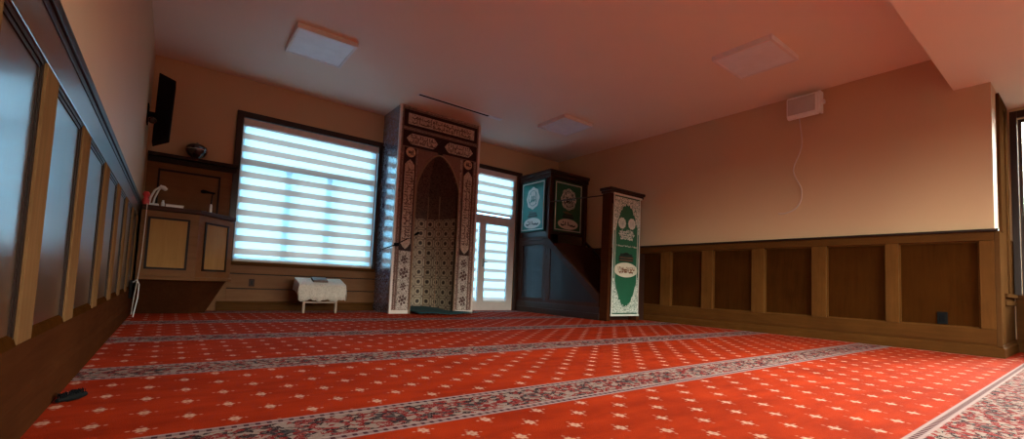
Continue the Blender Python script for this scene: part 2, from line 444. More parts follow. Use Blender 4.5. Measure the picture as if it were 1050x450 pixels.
# ------------------------------------------------------------------ RIGHT WAINSCOT
SR = [(0.66, 0.765), (1.385, 1.500), (2.070, 2.225), (2.785, 2.952), (3.508, 3.680), (4.205, 4.388), (4.93, 5.10), (5.66, 5.83), (6.38, 6.55)]
t = sroot('trim_2', (XR, 3.5, 0))
fr = XR - 0.048
MB().box(XR - 0.006, XR, 0.66, 6.95, 0.20, 1.16).build('panel', m_panel, t)
MB().box(fr, XR, 0.66, 6.95, 1.128, 1.215, 0.003).build('top_rail', m_wood_y, t)
b = MB().box(fr - 0.022, XR, 0.63, 6.95, 1.215, 1.240, 0.004)
b.build('chair_rail', m_dark, t)
for y0, y1 in SR:
    MB().box(fr - 0.0015, XR, y0, y1, 0.266, 1.127, 0.004).build('stile', m_wood_z, t)
b = MB()
for (a0, a1), (c0, c1) in zip(SR, SR[1:]):
    b.prism([(XR, a1, 0.255), (fr + 0.004, a1, 0.255), (XR - 0.006, a1 + 0.024, 0.28), (XR, a1 + 0.024, 0.28)], (0, 0, 0.85)) if False else None
    for dx, dd in ((0.016, 0.0),):
        b.box(XR - dx, XR, a1 + dd, a1 + dd + 0.013, 0.265, 1.128, 0.002); b.box(XR - dx, XR, c0 - dd - 0.013, c0 - dd, 0.265, 1.128, 0.002)
        b.box(XR - dx, XR, a1, c0, 1.115 - dd, 1.128 - dd); b.box(XR - dx, XR, a1, c0, 0.265 + dd, 0.278 + dd)
b.build('panel_moulding', m_wood_z, t)
MB().box(fr, XR, 0.66, 6.95, 0.12, 0.265, 0.003).build('bottom_rail', m_wood_y, t)
# corner post and wainscot of the return face, below the narrow window
MB().box(fr, XR + 0.20, 0.622, 0.66, 0.10, 1.215, 0.004).build('corner_post', m_return, t)
b = MB().box(XR + 0.20, XB, 0.632, 0.66, 0.10, 0.60, 0.003)
b.box(XR + 0.20, XB, 0.61, 0.66, 0.50, 0.545, 0.004); b.box(XR + 0.20, XB, 0.60, 0.66, 0.58, 0.62, 0.005)
b.box(XR + 0.20, XR + 0.24, 0.622, 0.66, 1.205, 1.235, 0.004)
b.build('return_wainscot', m_return, t)
b = MB().box(7.30, XB, 0.632, 0.66, 0.6, 1.215, 0.003); b.build('return_stile', m_return, t)
b = MB()
for y0, y1 in [(YB, 0.62)]: b.box(XB - 0.03, XB, y0, y1, 0.10, 0.60, 0.003)
b.box(XB - 0.05, XB, YB, 0.62, 0.58, 0.62, 0.004)
b.build('bay_wainscot', m_wood_y, t)
PROF = [(0, 0), (0.052, 0), (0.052, 0.085), (0.040, 0.098), (0.040, 0.118), (0.0, 0.135)]
def base_run(b, *way):
    """baseboard swept along way = [(x, y, nx, ny), ...]; (nx, ny) points into the room, mitred at corners"""
    rings = [[b.bm.verts.new((x + nx * d, y + ny * d, z)) for d, z in PROF] for x, y, nx, ny in way]
    for a, c in zip(rings, rings[1:]):
        for k in range(len(PROF)): b.bm.faces.new((a[k], a[(k + 1) % len(PROF)], c[(k + 1) % len(PROF)], c[k]))
    b.bm.faces.new(rings[0]); b.bm.faces.new(rings[-1][::-1])
b = MB(); base_run(b, (XR, 6.95, -1, 0), (XR, YE, -1, -1), (XB, YE, -1, -1), (XB, YB, -1, 0))
struct(b.build('baseboard_right', m_wood_y))

# ------------------------------------------------------------------ FRONT WALL WOODWORK
t = sroot('trim_3', (1.5, YF, 0))
# tall panel behind the lectern
MB().box(XL + 0.02, 0.60, YF - 0.03, YF, 0.0, 1.86, 0.003).build('tall_panel_board', m_lect, t)
b = MB()
for x0, x1, z0, z1 in [(-0.20, 0.44, 1.70, 1.725), (-0.20, 0.44, 0.95, 0.97), (-0.20, -0.18, 0.95, 1.72), (0.42, 0.44, 0.95, 1.72)]:
    b.box(x0, x1, YF - 0.045, YF - 0.03, z0, z1, 0.003)
b.build('tall_panel_moulding', m_dark, t)
b = MB().box(XL + 0.02, 0.62, YF - 0.14, YF, 1.86, 1.90, 0.005); b.box(XL + 0.02, 0.61, YF - 0.06, YF - 0.0, 1.80, 1.86, 0.004)
b.build('shelf_cap', m_dark, t)
# boards under the window
for z0, z1 in [(0.492, 0.60), (0.297, 0.480), (0.10, 0.285)]:
    MB().box(0.60, 2.60, YF - 0.028, YF, z0, z1, 0.004).build('horizontal_board', m_lect, t)
MB().box(0.60, 2.60, YF - 0.010, YF, 0.05, 0.62).build('backing_board', m_dark, t)
MB().box(4.00 - 0.05, DX0 - 0.06, YF - 0.028, YF, 0.1, 1.2, 0.004).build('end_board', m_wood_z, t)
MB().box(DX1 + 0.09, 5.40, YF - 0.028, YF, 0.1, 2.3, 0.004).build('end_board', m_darkz, t)
b = MB(); base_run(b, (0.5, YF, 0, -1), (2.56, YF, 0, -1))
struct(b.build('baseboard_front', m_wood_x))

# window 1: casing, frame, mullions, glass
t = sroot('window_1', (1.57, YF, WZ0))
b = MB(); cw = 0.075
b.box(WX0 - cw, WX1 + 0.06, YF - 0.045, YF, WZ1 - 0.02, WZ1 + 0.06, 0.004)
b.box(WX0 - cw, WX0, YF - 0.045, YF, WZ0 - 0.06, WZ1, 0.004); b.box(WX1, WX1 + 0.06, YF - 0.045, YF, WZ0 - 0.06, WZ1, 0.004)
b.build('window_casing', m_darkz, t)
MB().box(WX0 - cw, WX1 + 0.06, YF - 0.05, YF, WZ0 - 0.055, WZ0 - 0.008, 0.004).build('window_sill', m_wood_x, t)
b = MB(); y0, y1 = YF + 0.14, YF + 0.18
b.box(WX0, WX1, y0, y1, WZ0, WZ0 + 0.06); b.box(WX0, WX1, y0, y1, WZ1 - 0.06, WZ1)
b.box(WX0, WX0 + 0.05, y0, y1, WZ0, WZ1); b.box(WX1 - 0.05, WX1, y0, y1, WZ0, WZ1)
b.box(1.235, 1.315, y0, y1, WZ0, 2.0); b.box(1.80, 1.88, y0, y1, WZ0, 2.0); b.box(WX0, WX1, y0, y1, 1.98, 2.05)
b.build('window_frame', m_white, t)
MB().box(WX0 + 0.04, WX1 - 0.04, YF + 0.155, YF + 0.162, WZ0 + 0.05, WZ1 - 0.05).build('window_pane', m_glass, t)

def blind(name, x0, x1, z0, z1, y, mat, label, head=0.09, origin=None, group=None, side=False):
    t = thing(name, ((x0 + x1) / 2, y, z0), label, 'blind', group)
    b = MB().box(x0, x1, y - 0.035, y + 0.02, z1 - head, z1, 0.012)
    b.build('head_rail', m_upvc, t)
    b = MB(); n = 40
    for k in range(n):     # slightly bowed cloth with real thickness
        za = z0 + 0.02 + (z1 - head - z0 - 0.02) * k / n; zb = z0 + 0.02 + (z1 - head - z0 - 0.02) * (k + 1) / n
        b.quad((x0 + 0.008, y, za), (x1 - 0.008, y, za), (x1 - 0.008, y, zb), (x0 + 0.008, y, zb))
    b.build('cloth', mat, t, normals=False)
    MB().box(x0 + 0.004, x1 - 0.004, y - 0.014, y + 0.010, z0 + 0.002, z0 + 0.030, 0.005).build('bottom_rail', m_white, t)
    if side:
        MB().box(x1 - 0.030, x1 - 0.004, y - 0.02, y - 0.008, z0, z1 - head, 0.003).build('side_channel', m_white, t)
    return t
blind('zebra_blind', WX0 + 0.005, WX1 - 0.002, WZ0, WZ1 - 0.03, YF - 0.012, m_zeb_w, 'wide striped zebra roller blind covering the large window behind the lectern', side=True)

# door 1: glazed double door with transom beside the mihrab
t = sroot('door_1', (4.7, YF, 0))
b = MB()
b.box(DX0 - 0.07, DX1 + 0.10, YF - 0.045, YF, DZ1, DZ1 + 0.07, 0.004); b.box(DX1, DX1 + 0.10, YF - 0.045, YF, 0, DZ1, 0.004)
b.box(DX0 - 0.07, DX0, YF - 0.045, YF, 0, DZ1, 0.004)
b.build('door_casing', m_darkz, t)
b = MB(); y0, y1 = YF + 0.01, YF + 0.07
b.box(DX0, DX0 + 0.07, y0, y1, 0, DZ1, 0.003); b.box(DX1 - 0.09, DX1, y0, y1, 0, DZ1, 0.003)
b.box(DX0 + 0.07, DX1 - 0.09, y0, y1, DZ1 - 0.05, DZ1, 0.003); b.box(DX0 + 0.07, DX1 - 0.09, y0, y1, 1.70, 1.77, 0.003)
b.box(DX0 + 0.07, DX1 - 0.09, y0, y1, 0.0, 0.03, 0.003)
b.build('door_frame', m_upvc, t)
b = MB(); y0, y1 = YF + 0.0, YF + 0.05
for x0, x1 in [(DX0 + 0.07, 4.585), (4.585, DX1 - 0.09)]:
    l, r = (0.06, 0.09) if x0 < 4.3 else (0.05, 0.06)
    b.box(x0, x0 + l, y0, y1, 0.03, 1.70, 0.004); b.box(x1 - r, x1, y0, y1, 0.03, 1.70, 0.004)
    b.box(x0 + l, x1 - r, y0, y1, 0.03, 0.16, 0.004); b.box(x0 + l, x1 - r, y0, y1, 1.62, 1.70, 0.004)
b.build('door_leaf', m_upvc, t)
MB().box(DX0 + 0.05, DX1 - 0.07, YF + 0.075, YF + 0.082, 0.08, DZ1 - 0.04).build('door_pane', m_glass, t)
b = MB().box(4.575, 4.60, YF - 0.012, YF, 0.80, 0.96, 0.004); b.tube([(4.588, YF - 0.008, 0.89), (4.588, YF - 0.04, 0.89), (4.65, YF - 0.045, 0.89)], 0.009)
b.build('door_handle', m_chrome, t)
blind('zebra_blind', DX0 + 0.07, DX1 - 0.045, 1.79, DZ1 - 0.005, YF - 0.006, m_zeb_t, 'short striped zebra blind over the transom above the glazed door', head=0.10)
blind('zebra_blind', DX0 + 0.14, 4.485, 0.15, 1.63, YF + 0.025, m_zeb_d, 'narrow striped blind on the left leaf of the glazed door', head=0.03)
blind('zebra_blind', 4.64, DX1 - 0.155, 0.15, 1.63, YF + 0.025, m_zeb_d, 'striped blind on the right leaf of the glazed door', head=0.03)

# narrow window of the return, bay windows, added back and left windows
def big_window(name, horiz, a0, a1, z0, z1, at, inward, mull=0):
    t = sroot(name, ((a0 + a1) / 2, at, z0) if horiz else (at, (a0 + a1) / 2, z0))
    def bx(b, p0, p1, d0, d1, q0, q1, bev=0.0):
        lo, hi = sorted((at + inward * d0, at + inward * d1))
        if horiz: b.box(p0, p1, lo, hi, q0, q1, bev)
        else: b.box(lo, hi, p0, p1, q0, q1, bev)
    b = MB(); c = 0.055
    bx(b, a0 - c, a0, 0, 0.03, z0 - 0.03, z1 + 0.08, 0.004); bx(b, a1, a1 + c, 0, 0.03, z0 - 0.03, z1 + 0.08, 0.004)
    bx(b, a0, a1, 0, 0.03, z1, z1 + 0.08, 0.004); bx(b, a0, a1, 0, 0.045, z0 - 0.03, z0, 0.004)
    b.build('window_casing', m_darkz, t)
    b = MB(); f = 0.030
    bx(b, a0, a0 + f, -0.12, -0.06, z0, z1); bx(b, a1 - f, a1, -0.12, -0.06, z0, z1)
    bx(b, a0 + f, a1 - f, -0.12, -0.06, z0, z0 + f); bx(b, a0 + f, a1 - f, -0.12, -0.06, z1 - f, z1)
    for k in range(mull):
        q = a0 + (a1 - a0) * (k + 1) / (mull + 1); bx(b, q - 0.03, q + 0.03, -0.12, -0.06, z0 + f, z1 - f)
    b.build('window_frame', m_darkz, t)
    b = MB(); bx(b, a0 + 0.02, a1 - 0.02, -0.095, -0.088, z0 + 0.02, z1 - 0.02); b.build('window_pane', m_glass, t)
    return t
# narrow window with its own frame
t = sroot('window_2', (7.02, YE, RZ0))
b = MB(); b.box(6.68, 6.97, YE - 0.025, YE, RZ0, ZS - 0.03, 0.004); b.box(7.12, 7.30, YE - 0.025, YE, RZ0, RZ1 + 0.09, 0.004)
b.box(6.97, 7.12, YE - 0.025, YE, RZ1, RZ1 + 0.09, 0.004); b.build('window_casing', m_return, t)
b = MB().box(RX0, RX0 + 0.015, YE + 0.02, YE + 0.06, RZ0, RZ1); b.box(RX1 - 0.015, RX1, YE + 0.02, YE + 0.06, RZ0, RZ1)
b.box(RX0 + .015, RX1 - .015, YE + 0.02, YE + 0.06, RZ0, RZ0 + 0.03); b.box(RX0 + .015, RX1 - .015, YE + 0.02, YE + 0.06, RZ1 - 0.03, RZ1); b.build('window_frame', m_white, t)
MB().box(RX0 + 0.02, RX1 - 0.02, YE + 0.035, YE + 0.041, RZ0 + 0.02, RZ1 - 0.02).build('window_pane', m_glass, t)
for k, (y0, y1) in enumerate(BW): big_window('window_%d' % (3 + k), False, y0, y1, 0.62, 2.60, XB, -1, 0)
for k, (x0, x1) in enumerate(KW): big_window('window_%d' % (6 + k), True, x0, x1, 0.75, 2.50, YB, 1, 2)

big_window('window_%d' % (6 + len(KW)), False, LW_ADDED[0], LW_ADDED[1], LW_ADDED[2], LW_ADDED[3], XL, 1, 1)  # unseen left window, added to throw light on the right wall

# ------------------------------------------------------------------ scribbled script strokes
def script_paths(seed, n, w, h):
    """calligraphic strokes inside a w x h box centred on 0"""
    r = random.Random(seed); out = []
    step = w / n
    for k in range(n):
        cx = -w / 2 + step * (k + 0.5); ty = r.choice('abcda')
        if ty == 'a': out.append([(cx + r.uniform(-.1, .1) * step, -h * .30), (cx - .06 * step, h * .45)])
        if ty in 'bc':
            s = 1 if ty == 'b' else -1
            out.append([(cx + step * .62 * math.cos(a), s * (-h * .02) - h * .30 * math.sin(a) * 1.0) for a in [PI * q / 6 for q in range(7)]])
        if ty == 'd':
            out.append([(cx + step * .28 * math.cos(a), -h * .05 + h * .22 * math.sin(a)) for a in [2 * PI * q / 8 for q in range(9)]])
            out.append([(cx - step * .3, -h * .25), (cx + step * .6, -h * .12)])
        if r.random() < .7: out.append([(cx + step * .2, h * r.choice((-.45, .36))), (cx + step * .2 + h * .10, h * r.choice((-.45, .36)) * 1.0)][:1] * 1 + [(cx + step * .2 + h * .10, 0)][:0])
    return [p for p in out if p]
def strokes(b, paths, to3, wd, out):
    """flat pen strokes: ribbon of width wd raised by vector out"""
    for p in paths:
        if len(p) == 1:
            x, y = p[0]; p = [(x - wd * .6, y), (x + wd * .6, y)]
        L, R = [], []
        for i, (x, y) in enumerate(p):
            a = p[max(i - 1, 0)]; c = p[min(i + 1, len(p) - 1)]
            d = Vector((c[0] - a[0], c[1] - a[1])); d = d.normalized() if d.length > 1e-6 else Vector((1, 0))
            k = wd * (0.5 if 0 < i < len(p) - 1 or len(p) == 2 else 0.25)
            L.append((x - d.y * k, y + d.x * k)); R.append((x + d.y * k, y - d.x * k))
        for i in range(len(p) - 1):
            q = [to3(*L[i]), to3(*R[i]), to3(*R[i + 1]), to3(*L[i + 1])]
            b.prism([Vector(v) for v in q], out)

# ------------------------------------------------------------------ MIHRAB
MX0, MX1, MY = 2.57, 3.97, 6.30
NX0, NX1 = 2.875, 3.625; NC = (NX0 + NX1) / 2; NZ, NA = 1.90, 2.465
def arch_z(x):     # pointed arch outline
    s = abs(x - NC) / ((NX1 - NX0) / 2)
    return NZ + (NA - NZ) * (1 - s ** 1.75) ** 0.72 if s < 1 else NZ
mih = thing('mihrab', (3.27, 6.64, 0), 'tall carved prayer niche with pointed arch and calligraphy panels between window and door', 'prayer niche')
b = MB()     # front slab with the arched hole, side cheeks, back
T = 0.06
b.box(MX0, NX0, MY, MY + T, 0, ZC); b.box(NX1, MX1, MY, MY + T, 0, ZC)
ns = 32
for k in range(ns):
    # denser samples near the springing
    f0, f1 = [0.5 - 0.5 * math.cos(PI * q / ns) for q in (k, k + 1)]
    xa, xb = NX0 + (NX1 - NX0) * f0, NX0 + (NX1 - NX0) * f1
    b.prism([(xa, MY, arch_z(xa)), (xb, MY, arch_z(xb)), (xb, MY, ZC), (xa, MY, ZC)], (0, T, 0))
body = b.build('front_face', m_arab, mih)
b = MB().box(MX0, MX0 + 0.03, MY + T, YF, 0, ZC); b.box(MX1 - 0.03, MX1, MY + T, YF, 0, ZC)
b.build('side_cheek', m_side, mih)
# niche shell: half-hexagon plan, closing to the pointed vault
plan = [(NX0, MY + 0.0), (NX0 + 0.0, MY + 0.10), (NX0 + 0.12, MY + 0.42), (NC - 0.13, MY + 0.58), (NC + 0.13, MY + 0.58), (NX1 - 0.12, MY + 0.42), (NX1, MY + 0.10), (NX1, MY)]
arc = [0.0]
for p, q in zip(plan, plan[1:]): arc.append(arc[-1] + math.hypot(q[0] - p[0], q[1] - p[1]))
levels = [0, 0.5, 1.0, 1.52, NZ] + [NZ + (NA - NZ) * math.sin(PI / 2 * q / 9) for q in range(1, 10)]
def ring(z):
    if z <= NZ: s = 1.0
    else: s = (1 - ((z - NZ) / (NA - NZ)) ** (1 / 0.72)) ** (1 / 1.75) if z < NA else 0.0
    s = max(s, 0.001)
    return [(NC + (x - NC) * s, MY + (y - MY) * (0.25 + 0.75 * s) if y > MY else MY, z) for x, y in plan]
def niche_part(lv, name, mat):
    b = MB(); uvl = b.bm.loops.layers.uv.new('UVMap')
    for z0, z1 in zip(lv, lv[1:]):
        r0, r1 = ring(z0), ring(z1)
        for k in range(len(plan) - 1):
            f = b.quad(r0[k], r0[k + 1], r1[k + 1], r1[k])
            for lp, uvv in zip(f.loops, ((arc[k], z0), (arc[k + 1], z0), (arc[k + 1], z1), (arc[k], z1))): lp[uvl].uv = uvv
    b.build(name, mat, mih, normals=False)
niche_part(levels[:4], 'niche', m_niche)
niche_part(levels[3:], 'vault', m_vault)
# bronze colonnettes on the folds of the niche
b = MB()
for x, y in plan[2:6]: b.tube([(x, y - 0.006, 0.0), (x, y - 0.006, NZ)], 0.010, 8)
b.build('niche_ribs', m_gold, mih, smooth=True)
# moulding following the arch, pale left edge, frame bands
pts = [(NX0, MY - 0.008, 0.0), (NX0, MY - 0.008, NZ)]
for k in range(1, 40):
    f = 0.5 - 0.5 * math.cos(PI * k / 40); x = NX0 + (NX1 - NX0) * f; pts.append((x, MY - 0.008, arch_z(x)))
pts += [(NX1, MY - 0.008, NZ), (NX1, MY - 0.008, 0)]
MB().tube(pts, 0.014, 8).build('arch_moulding', m_gold, mih, smooth=True)
b = MB().box(MX0 - 0.012, MX0 + 0.022, MY - 0.012, MY + 0.02, 0, ZC, 0.004); b.box(MX1 - 0.022, MX1 + 0.012, MY - 0.012, MY + 0.02, 0, ZC, 0.004)
b.box(MX0 - 0.012, 2.85, MY - 0.016, MY, 0, 0.05, 0.004); b.box(3.66, MX1 + 0.012, MY - 0.016, MY, 0, 0.05, 0.004)
b.build('edge_trim', m_trim, mih)
# dark fields behind the cartouches
b = MB()
b.box(2.625, 3.915, MY - 0.006, MY, 2.80, 3.06); b.box(2.625, 3.915, MY - 0.006, MY, 2.50, 2.745)
b.box(2.655, 2.845, MY - 0.006, MY, 0.93, 2.50); b.box(3.68, 3.865, MY - 0.006, MY, 0.93, 2.50)
b.build('dark_field', m_frame_d, mih)
b = MB()
for k in range(ns):
    f0, f1 = [0.5 - 0.5 * math.cos(PI * q / ns) for q in (k, k + 1)]
    xa, xb = NX0 + (NX1 - NX0) * f0, NX0 + (NX1 - NX0) * f1
    za, zb = arch_z(xa) + 0.015, arch_z(xb) + 0.015
    if max(za, zb) < 2.495: b.prism([(xa, MY - 0.005, za), (xb, MY - 0.005, zb), (xb, MY - 0.005, 2.50), (xa, MY - 0.005, 2.50)], (0, 0.005, 0))
b.build('spandrel', m_frame_r, mih)
b = MB()     # thin mouldings around the fields
for z in (3.075, 2.785, 2.755, 2.492): b.box(2.61, 3.93, MY - 0.014, MY, z - 0.007, z + 0.007)
for x in (2.645, 2.853, 3.672, 3.876): b.box(x - 0.006, x + 0.006, MY - 0.012, MY, 0.06, 2.49)
for x in (2.615, 3.925): b.box(x - 0.006, x + 0.006, MY - 0.012, MY, 0.06, 3.08)
b.build('frame_moulding', m_frame_r, mih)
to_m = lambda cx, cz, rot=0: (lambda u, v: (cx + (u if not rot else -v), MY - 0.0185, cz + (v if not rot else u)))
def cartouche(cx, cz, w, h, pointed, vertical, seed, n, col=m_cart):
    hw, hh = w / 2, h / 2
    if pointed:
        k = min(hh * 1.1, hw * .3); o = [(-hw, 0), (-hw + k * .45, hh * .55), (-hw + k, hh), (hw - k, hh), (hw - k * .45, hh * .55), (hw, 0), (hw - k * .45, -hh * .55), (hw - k, -hh), (-hw + k, -hh), (-hw + k * .45, -hh * .55)]
    else: o = [(-hw, -hh), (hw, -hh), (hw, hh), (-hw, hh)]
    b = MB(); q = [((cx + u, MY - 0.017, cz + v) if not vertical else (cx + v, MY - 0.017, cz + u)) for u, v in o]
    b.prism(q, (0, 0.012, 0)); c = b.build('cartouche', col, mih)
    b = MB()
    for q, (dy, sc) in enumerate(((0.20, .5), (-0.22, .55))):
        strokes(b, [[(u, v * sc + dy * h) for u, v in p] for p in script_paths(seed * 7 + q, int(n * 1.7), w * (.88 if not pointed else .80), h * .9)], to_m(cx, cz, vertical), 0.0125, (0, 0.0015, 0))
    b.build('calligraphy', m_script, c)
cartouche(3.27, 2.925, 1.16, 0.165, False, False, 3, 13)
cartouche(2.94, 2.622, 0.52, 0.165, True, False, 5, 7)
cartouche(3.58, 2.622, 0.52, 0.165, True, False, 6, 7)
cartouche(2.750, 1.63, 1.35, 0.150, True, True, 8, 15)
cartouche(3.772, 1.63, 1.35, 0.150, True, True, 9, 15)
for cx, s in ((2.757, 11), (3.762, 12)):
    MB().lathe([(0.075, 0.0), (0.075, 0.014), (0.062, 0.018), (0.0, 0.018)], (cx, MY - 0.003, 2.415), 24, 'y').build('roundel', m_round, mih)
    b = MB(); strokes(b, script_paths(s, 3, 0.09, 0.08), lambda u, v: (cx + u, MY - 0.0225, 2.415 + v), 0.016, (0, 0.0012, 0)); b.build('roundel_script', m_script, mih)
# finial at the apex
MB().prism([(NC + dx, MY - 0.02, z) for dx, z in [(-0.035, 2.47), (-0.055, 2.53), (-0.09, 2.58), (-0.05, 2.64), (0, 2.70), (0.05, 2.64), (0.09, 2.58), (0.055, 2.53), (0.035, 2.47)]], (0, 0.018, 0)).build('apex_finial', m_frame_d, mih)
# floral lower panels
for cx, w in ((2.752, 0.185), (3.775, 0.17)):
    b = MB().box(cx - w / 2, cx + w / 2, MY - 0.012, MY, 0.06, 0.925, 0.003); pn = b.build('floral_panel', m_arab_lo, mih)
    b = MB()
    for z, r in ((0.80, .035), (0.60, .045), (0.40, .03), (0.20, .04)):
        for a in range(6):
            an = a * PI / 3 + 0.3; c0 = (cx + r * 1.1 * math.cos(an), z + r * 1.4 * math.sin(an))
            b.prism([(c0[0] + r * .42 * math.cos(q), MY - 0.016, c0[1] + r * .55 * math.sin(q)) for q in [2 * PI * i / 8 for i in range(8)]], (0, 0.006, 0))
        b.prism([(cx + r * .6 * math.cos(q), MY - 0.018, z + r * .7 * math.sin(q)) for q in [2 * PI * i / 10 for i in range(10)]], (0, 0.006, 0))
    b.build('floral_relief', m_script, pn)

# prayer mat spilling out of the niche
b = MB(); nx_, ny_ = 18, 10; vs = []
for j in range(ny_ + 1):
    row = []
    for i in range(nx_ + 1):
        u, v = i / nx_, j / ny_
        x = 2.90 + u * 0.70 + (1 - v) * (0.02 + 0.36 * u); y = 6.86 - (1 - v) * (0.66 + 0.22 * (1 - abs(u - .35)))
        if v > .35: x = min(max(x, 2.895 + max(0, (y - 6.4)) * .42), 3.605 - max(0, (y - 6.4)) * .42) if y > 6.24 else x
        z = 0.016 + 0.010 * math.sin(u * 9 + v * 4) * (1 - v) + 0.006 * math.sin(v * 11)
        row.append(b.bm.verts.new((x, y, max(z, 0.008) + 0.075 * max(0.0, v - 0.15))))
    vs.append(row)
for j in range(ny_):
    for i in range(nx_): b.bm.faces.new((vs[j][i], vs[j][i + 1], vs[j + 1][i + 1], vs[j + 1][i]))
o = b.build('prayer_mat', m_mat, smooth=True, normals=True)
sm = o.modifiers.new('solid', 'SOLIDIFY'); sm.thickness = 0.008
tag(o, 'dark teal prayer mat rumpled on the floor of the carved niche', 'prayer mat')

# microphone boom clipped on the left edge of the mihrab
t = thing('microphone_boom', (2.60, 6.26, 0.96), 'thin black microphone boom clipped across the lower left of the carved niche', 'microphone stand')
MB().tube([(2.33, 6.10, 0.905), (2.60, 6.235, 1.012), (2.90, 6.32, 1.175)], 0.008, 8).build('boom_rod', m_black, t, smooth=True)
b = MB().box(2.575, 2.625, 6.215, 6.29, 0.985, 1.03, 0.005); b.build('clamp', m_black, t)
b = MB().tube([(2.90, 6.32, 1.175), (2.945, 6.335, 1.20), (2.985, 6.345, 1.225)], [0.010, 0.020, 0.018], 12); b.build('microphone_head', m_grille, t, smooth=True)

# ------------------------------------------------------------------ MINBAR
BX0, BX1 = 5.37, XR - 0.045
mb = thing('minbar', (5.85, 5.8, 0), 'dark wooden mosque pulpit with stairs, canopy tower and entrance gate by the right wall', 'pulpit')
TY = 6.06
def framed_side(b, y0, y1, z0, z1, x=BX0, w=0.05, d=0.02):
    b.box(x, x + d, y0, y1, z0, z0 + w, 0.003); b.box(x, x + d, y0, y1, z1 - w, z1, 0.003)
    b.box(x, x + d, y0, y0 + w, z0 + w, z1 - w, 0.003); b.box(x, x + d, y1 - w, y1, z0 + w, z1 - w, 0.003)
# plinth
b = MB().box(BX0 - 0.015, BX1, 4.80, 6.92, 0.0, 0.10, 0.005); b.box(BX0 - 0.006, BX1, 4.80, 6.92, 0.10, 0.20, 0.005)
b.build('plinth', m_darkz, mb)
# tower: four posts, side panels
b = MB()
for x0, y0 in ((BX0, TY), (BX0, 6.86), (BX1 - 0.06, TY), (BX1 - 0.06, 6.86)): b.box(x0, x0 + 0.06, y0, y0 + 0.06, 0.20, 2.50, 0.004)
b.build('corner_posts', m_mahog, mb)
b = MB().box(BX0 + 0.020, BX0 + 0.028, TY + 0.06, 6.86, 0.22, 1.32); b.build('tower_panel', m_mpanel, mb)
b = MB(); framed_side(b, TY + 0.06, 6.86, 0.20, 1.33, w=0.075, d=0.03)
b.build('tower_panel_frame', m_mahog, mb)
b = MB().box(BX0 - 0.004, BX0 + 0.06, TY + 0.03, 6.90, 1.33, 1.40, 0.005); b.box(BX0 + 0.06, BX1, TY + 0.02, 6.90, 1.26, 1.30)
b.build('platform_rail', m_mahog, mb)
b = MB().box(BX0 - 0.01, BX1 + 0.01, TY - 0.015, 6.93, 2.48, 2.56, 0.006); b.box(BX0 - 0.03, BX1 + 0.02, TY - 0.035, 6.94, 2.56, 2.62, 0.010)
b.build('cornice', m_darkz, mb)
b = MB().box(BX0 + 0.03, BX0 + 0.045, TY + 0.06, 6.86, 1.40, 2.48); b.box(BX0 + 0.06, BX1 - 0.06, TY + 0.02, TY + 0.035, 1.45, 2.48)
b.box(BX0 + 0.06, BX1, 6.88, 6.90, 0.2, 2.48)
b.build('tower_boards', m_darkz, mb)
# triangular stair side
ztop = lambda y: 1.33 + (y - TY) * (1.33 - 0.345) / (TY - 4.80)
b = MB().prism([(BX0 + 0.012, 4.82, 0.20), (BX0 + 0.012, TY, 0.20), (BX0 + 0.012, TY, ztop(TY)), (BX0 + 0.012, 4.82, ztop(4.82))], (0.012, 0, 0))
b.build('stair_side_panel', m_mpanel, mb)
b = MB(); w = 0.085
b.prism([(BX0, 4.82, ztop(4.82) - w * 1.3), (BX0, TY, ztop(TY) - w * 1.3), (BX0, TY, ztop(TY)), (BX0, 4.82, ztop(4.82))], (0.035, 0, 0))
b.prism([(BX0 - 0.012, 4.82, ztop(4.82) - 0.01), (BX0 - 0.012, TY, ztop(TY) - 0.01), (BX0 - 0.012, TY, ztop(TY) + 0.03), (BX0 - 0.012, 4.82, ztop(4.82) + 0.03)], (0.06, 0, 0))
b.box(BX0, BX0 + 0.03, 4.82, TY, 0.20, 0.265, 0.003); b.box(BX0, BX0 + 0.03, TY - 0.07, TY, 0.26, 1.22, 0.003)
b.build('stair_side_frame', m_mahog, mb)
b = MB(); n = 6
for k in range(n):
    y0 = 4.86 + k * 0.20; b.box(BX0 + 0.035, BX1, y0, TY if k < n else TY, 0.20 if k == 0 else 0.20 + (k) * 0.178 - 0.02, 0.20 + (k + 1) * 0.178 - 0.02, 0.0)
b.build('steps', m_mahog, mb)
# far-side handrail on the wall side
b = MB().prism([(BX1 - 0.03, 4.82, ztop(4.82)), (BX1 - 0.03, TY, ztop(TY)), (BX1 - 0.03, TY, ztop(TY) + 0.05), (BX1 - 0.03, 4.82, ztop(4.82) + 0.05)], (0.03, 0, 0))
b.build('handrail', m_darkz, mb)
# entrance gate
GY0, GY1, GX1, GZ = 4.64, 4.80, 6.13, 2.03
b = MB(); b.box(BX0 - 0.005, BX0 + 0.055, GY0, GY1, 0.0, GZ - 0.04, 0.004); b.box(GX1 - 0.055, GX1 + 0.005, GY0, GY1, 0, GZ - 0.04, 0.004)
b.box(BX0 + 0.055, GX1 - 0.055, GY0, GY1, GZ - 0.16, GZ - 0.04, 0.004)
b.build('gate_posts', m_base, mb)
b = MB().box(BX0 - 0.025, GX1 + 0.025, GY0 - 0.03, GY1 + 0.015, GZ - 0.04, GZ + 0.0, 0.006); b.box(BX0 - 0.045, GX1 + 0.045, GY0 - 0.05, GY1 + 0.03, GZ, GZ + 0.045, 0.008)
b.build('gate_cornice', m_darkz, mb)
b = MB().box(GX1 + 0.005, BX1, GY0 + 0.06, GY0 + 0.08, 0, 1.1); b.build('gate_side_board', m_darkz, mb)
# a thin curtain rod between the tower and the gate
MB().tube([(BX0 + 0.03, GY1, 1.97), (BX0 + 0.03, TY, 2.02)], 0.010, 8).build('tie_rod', m_darkz, mb, smooth=True)

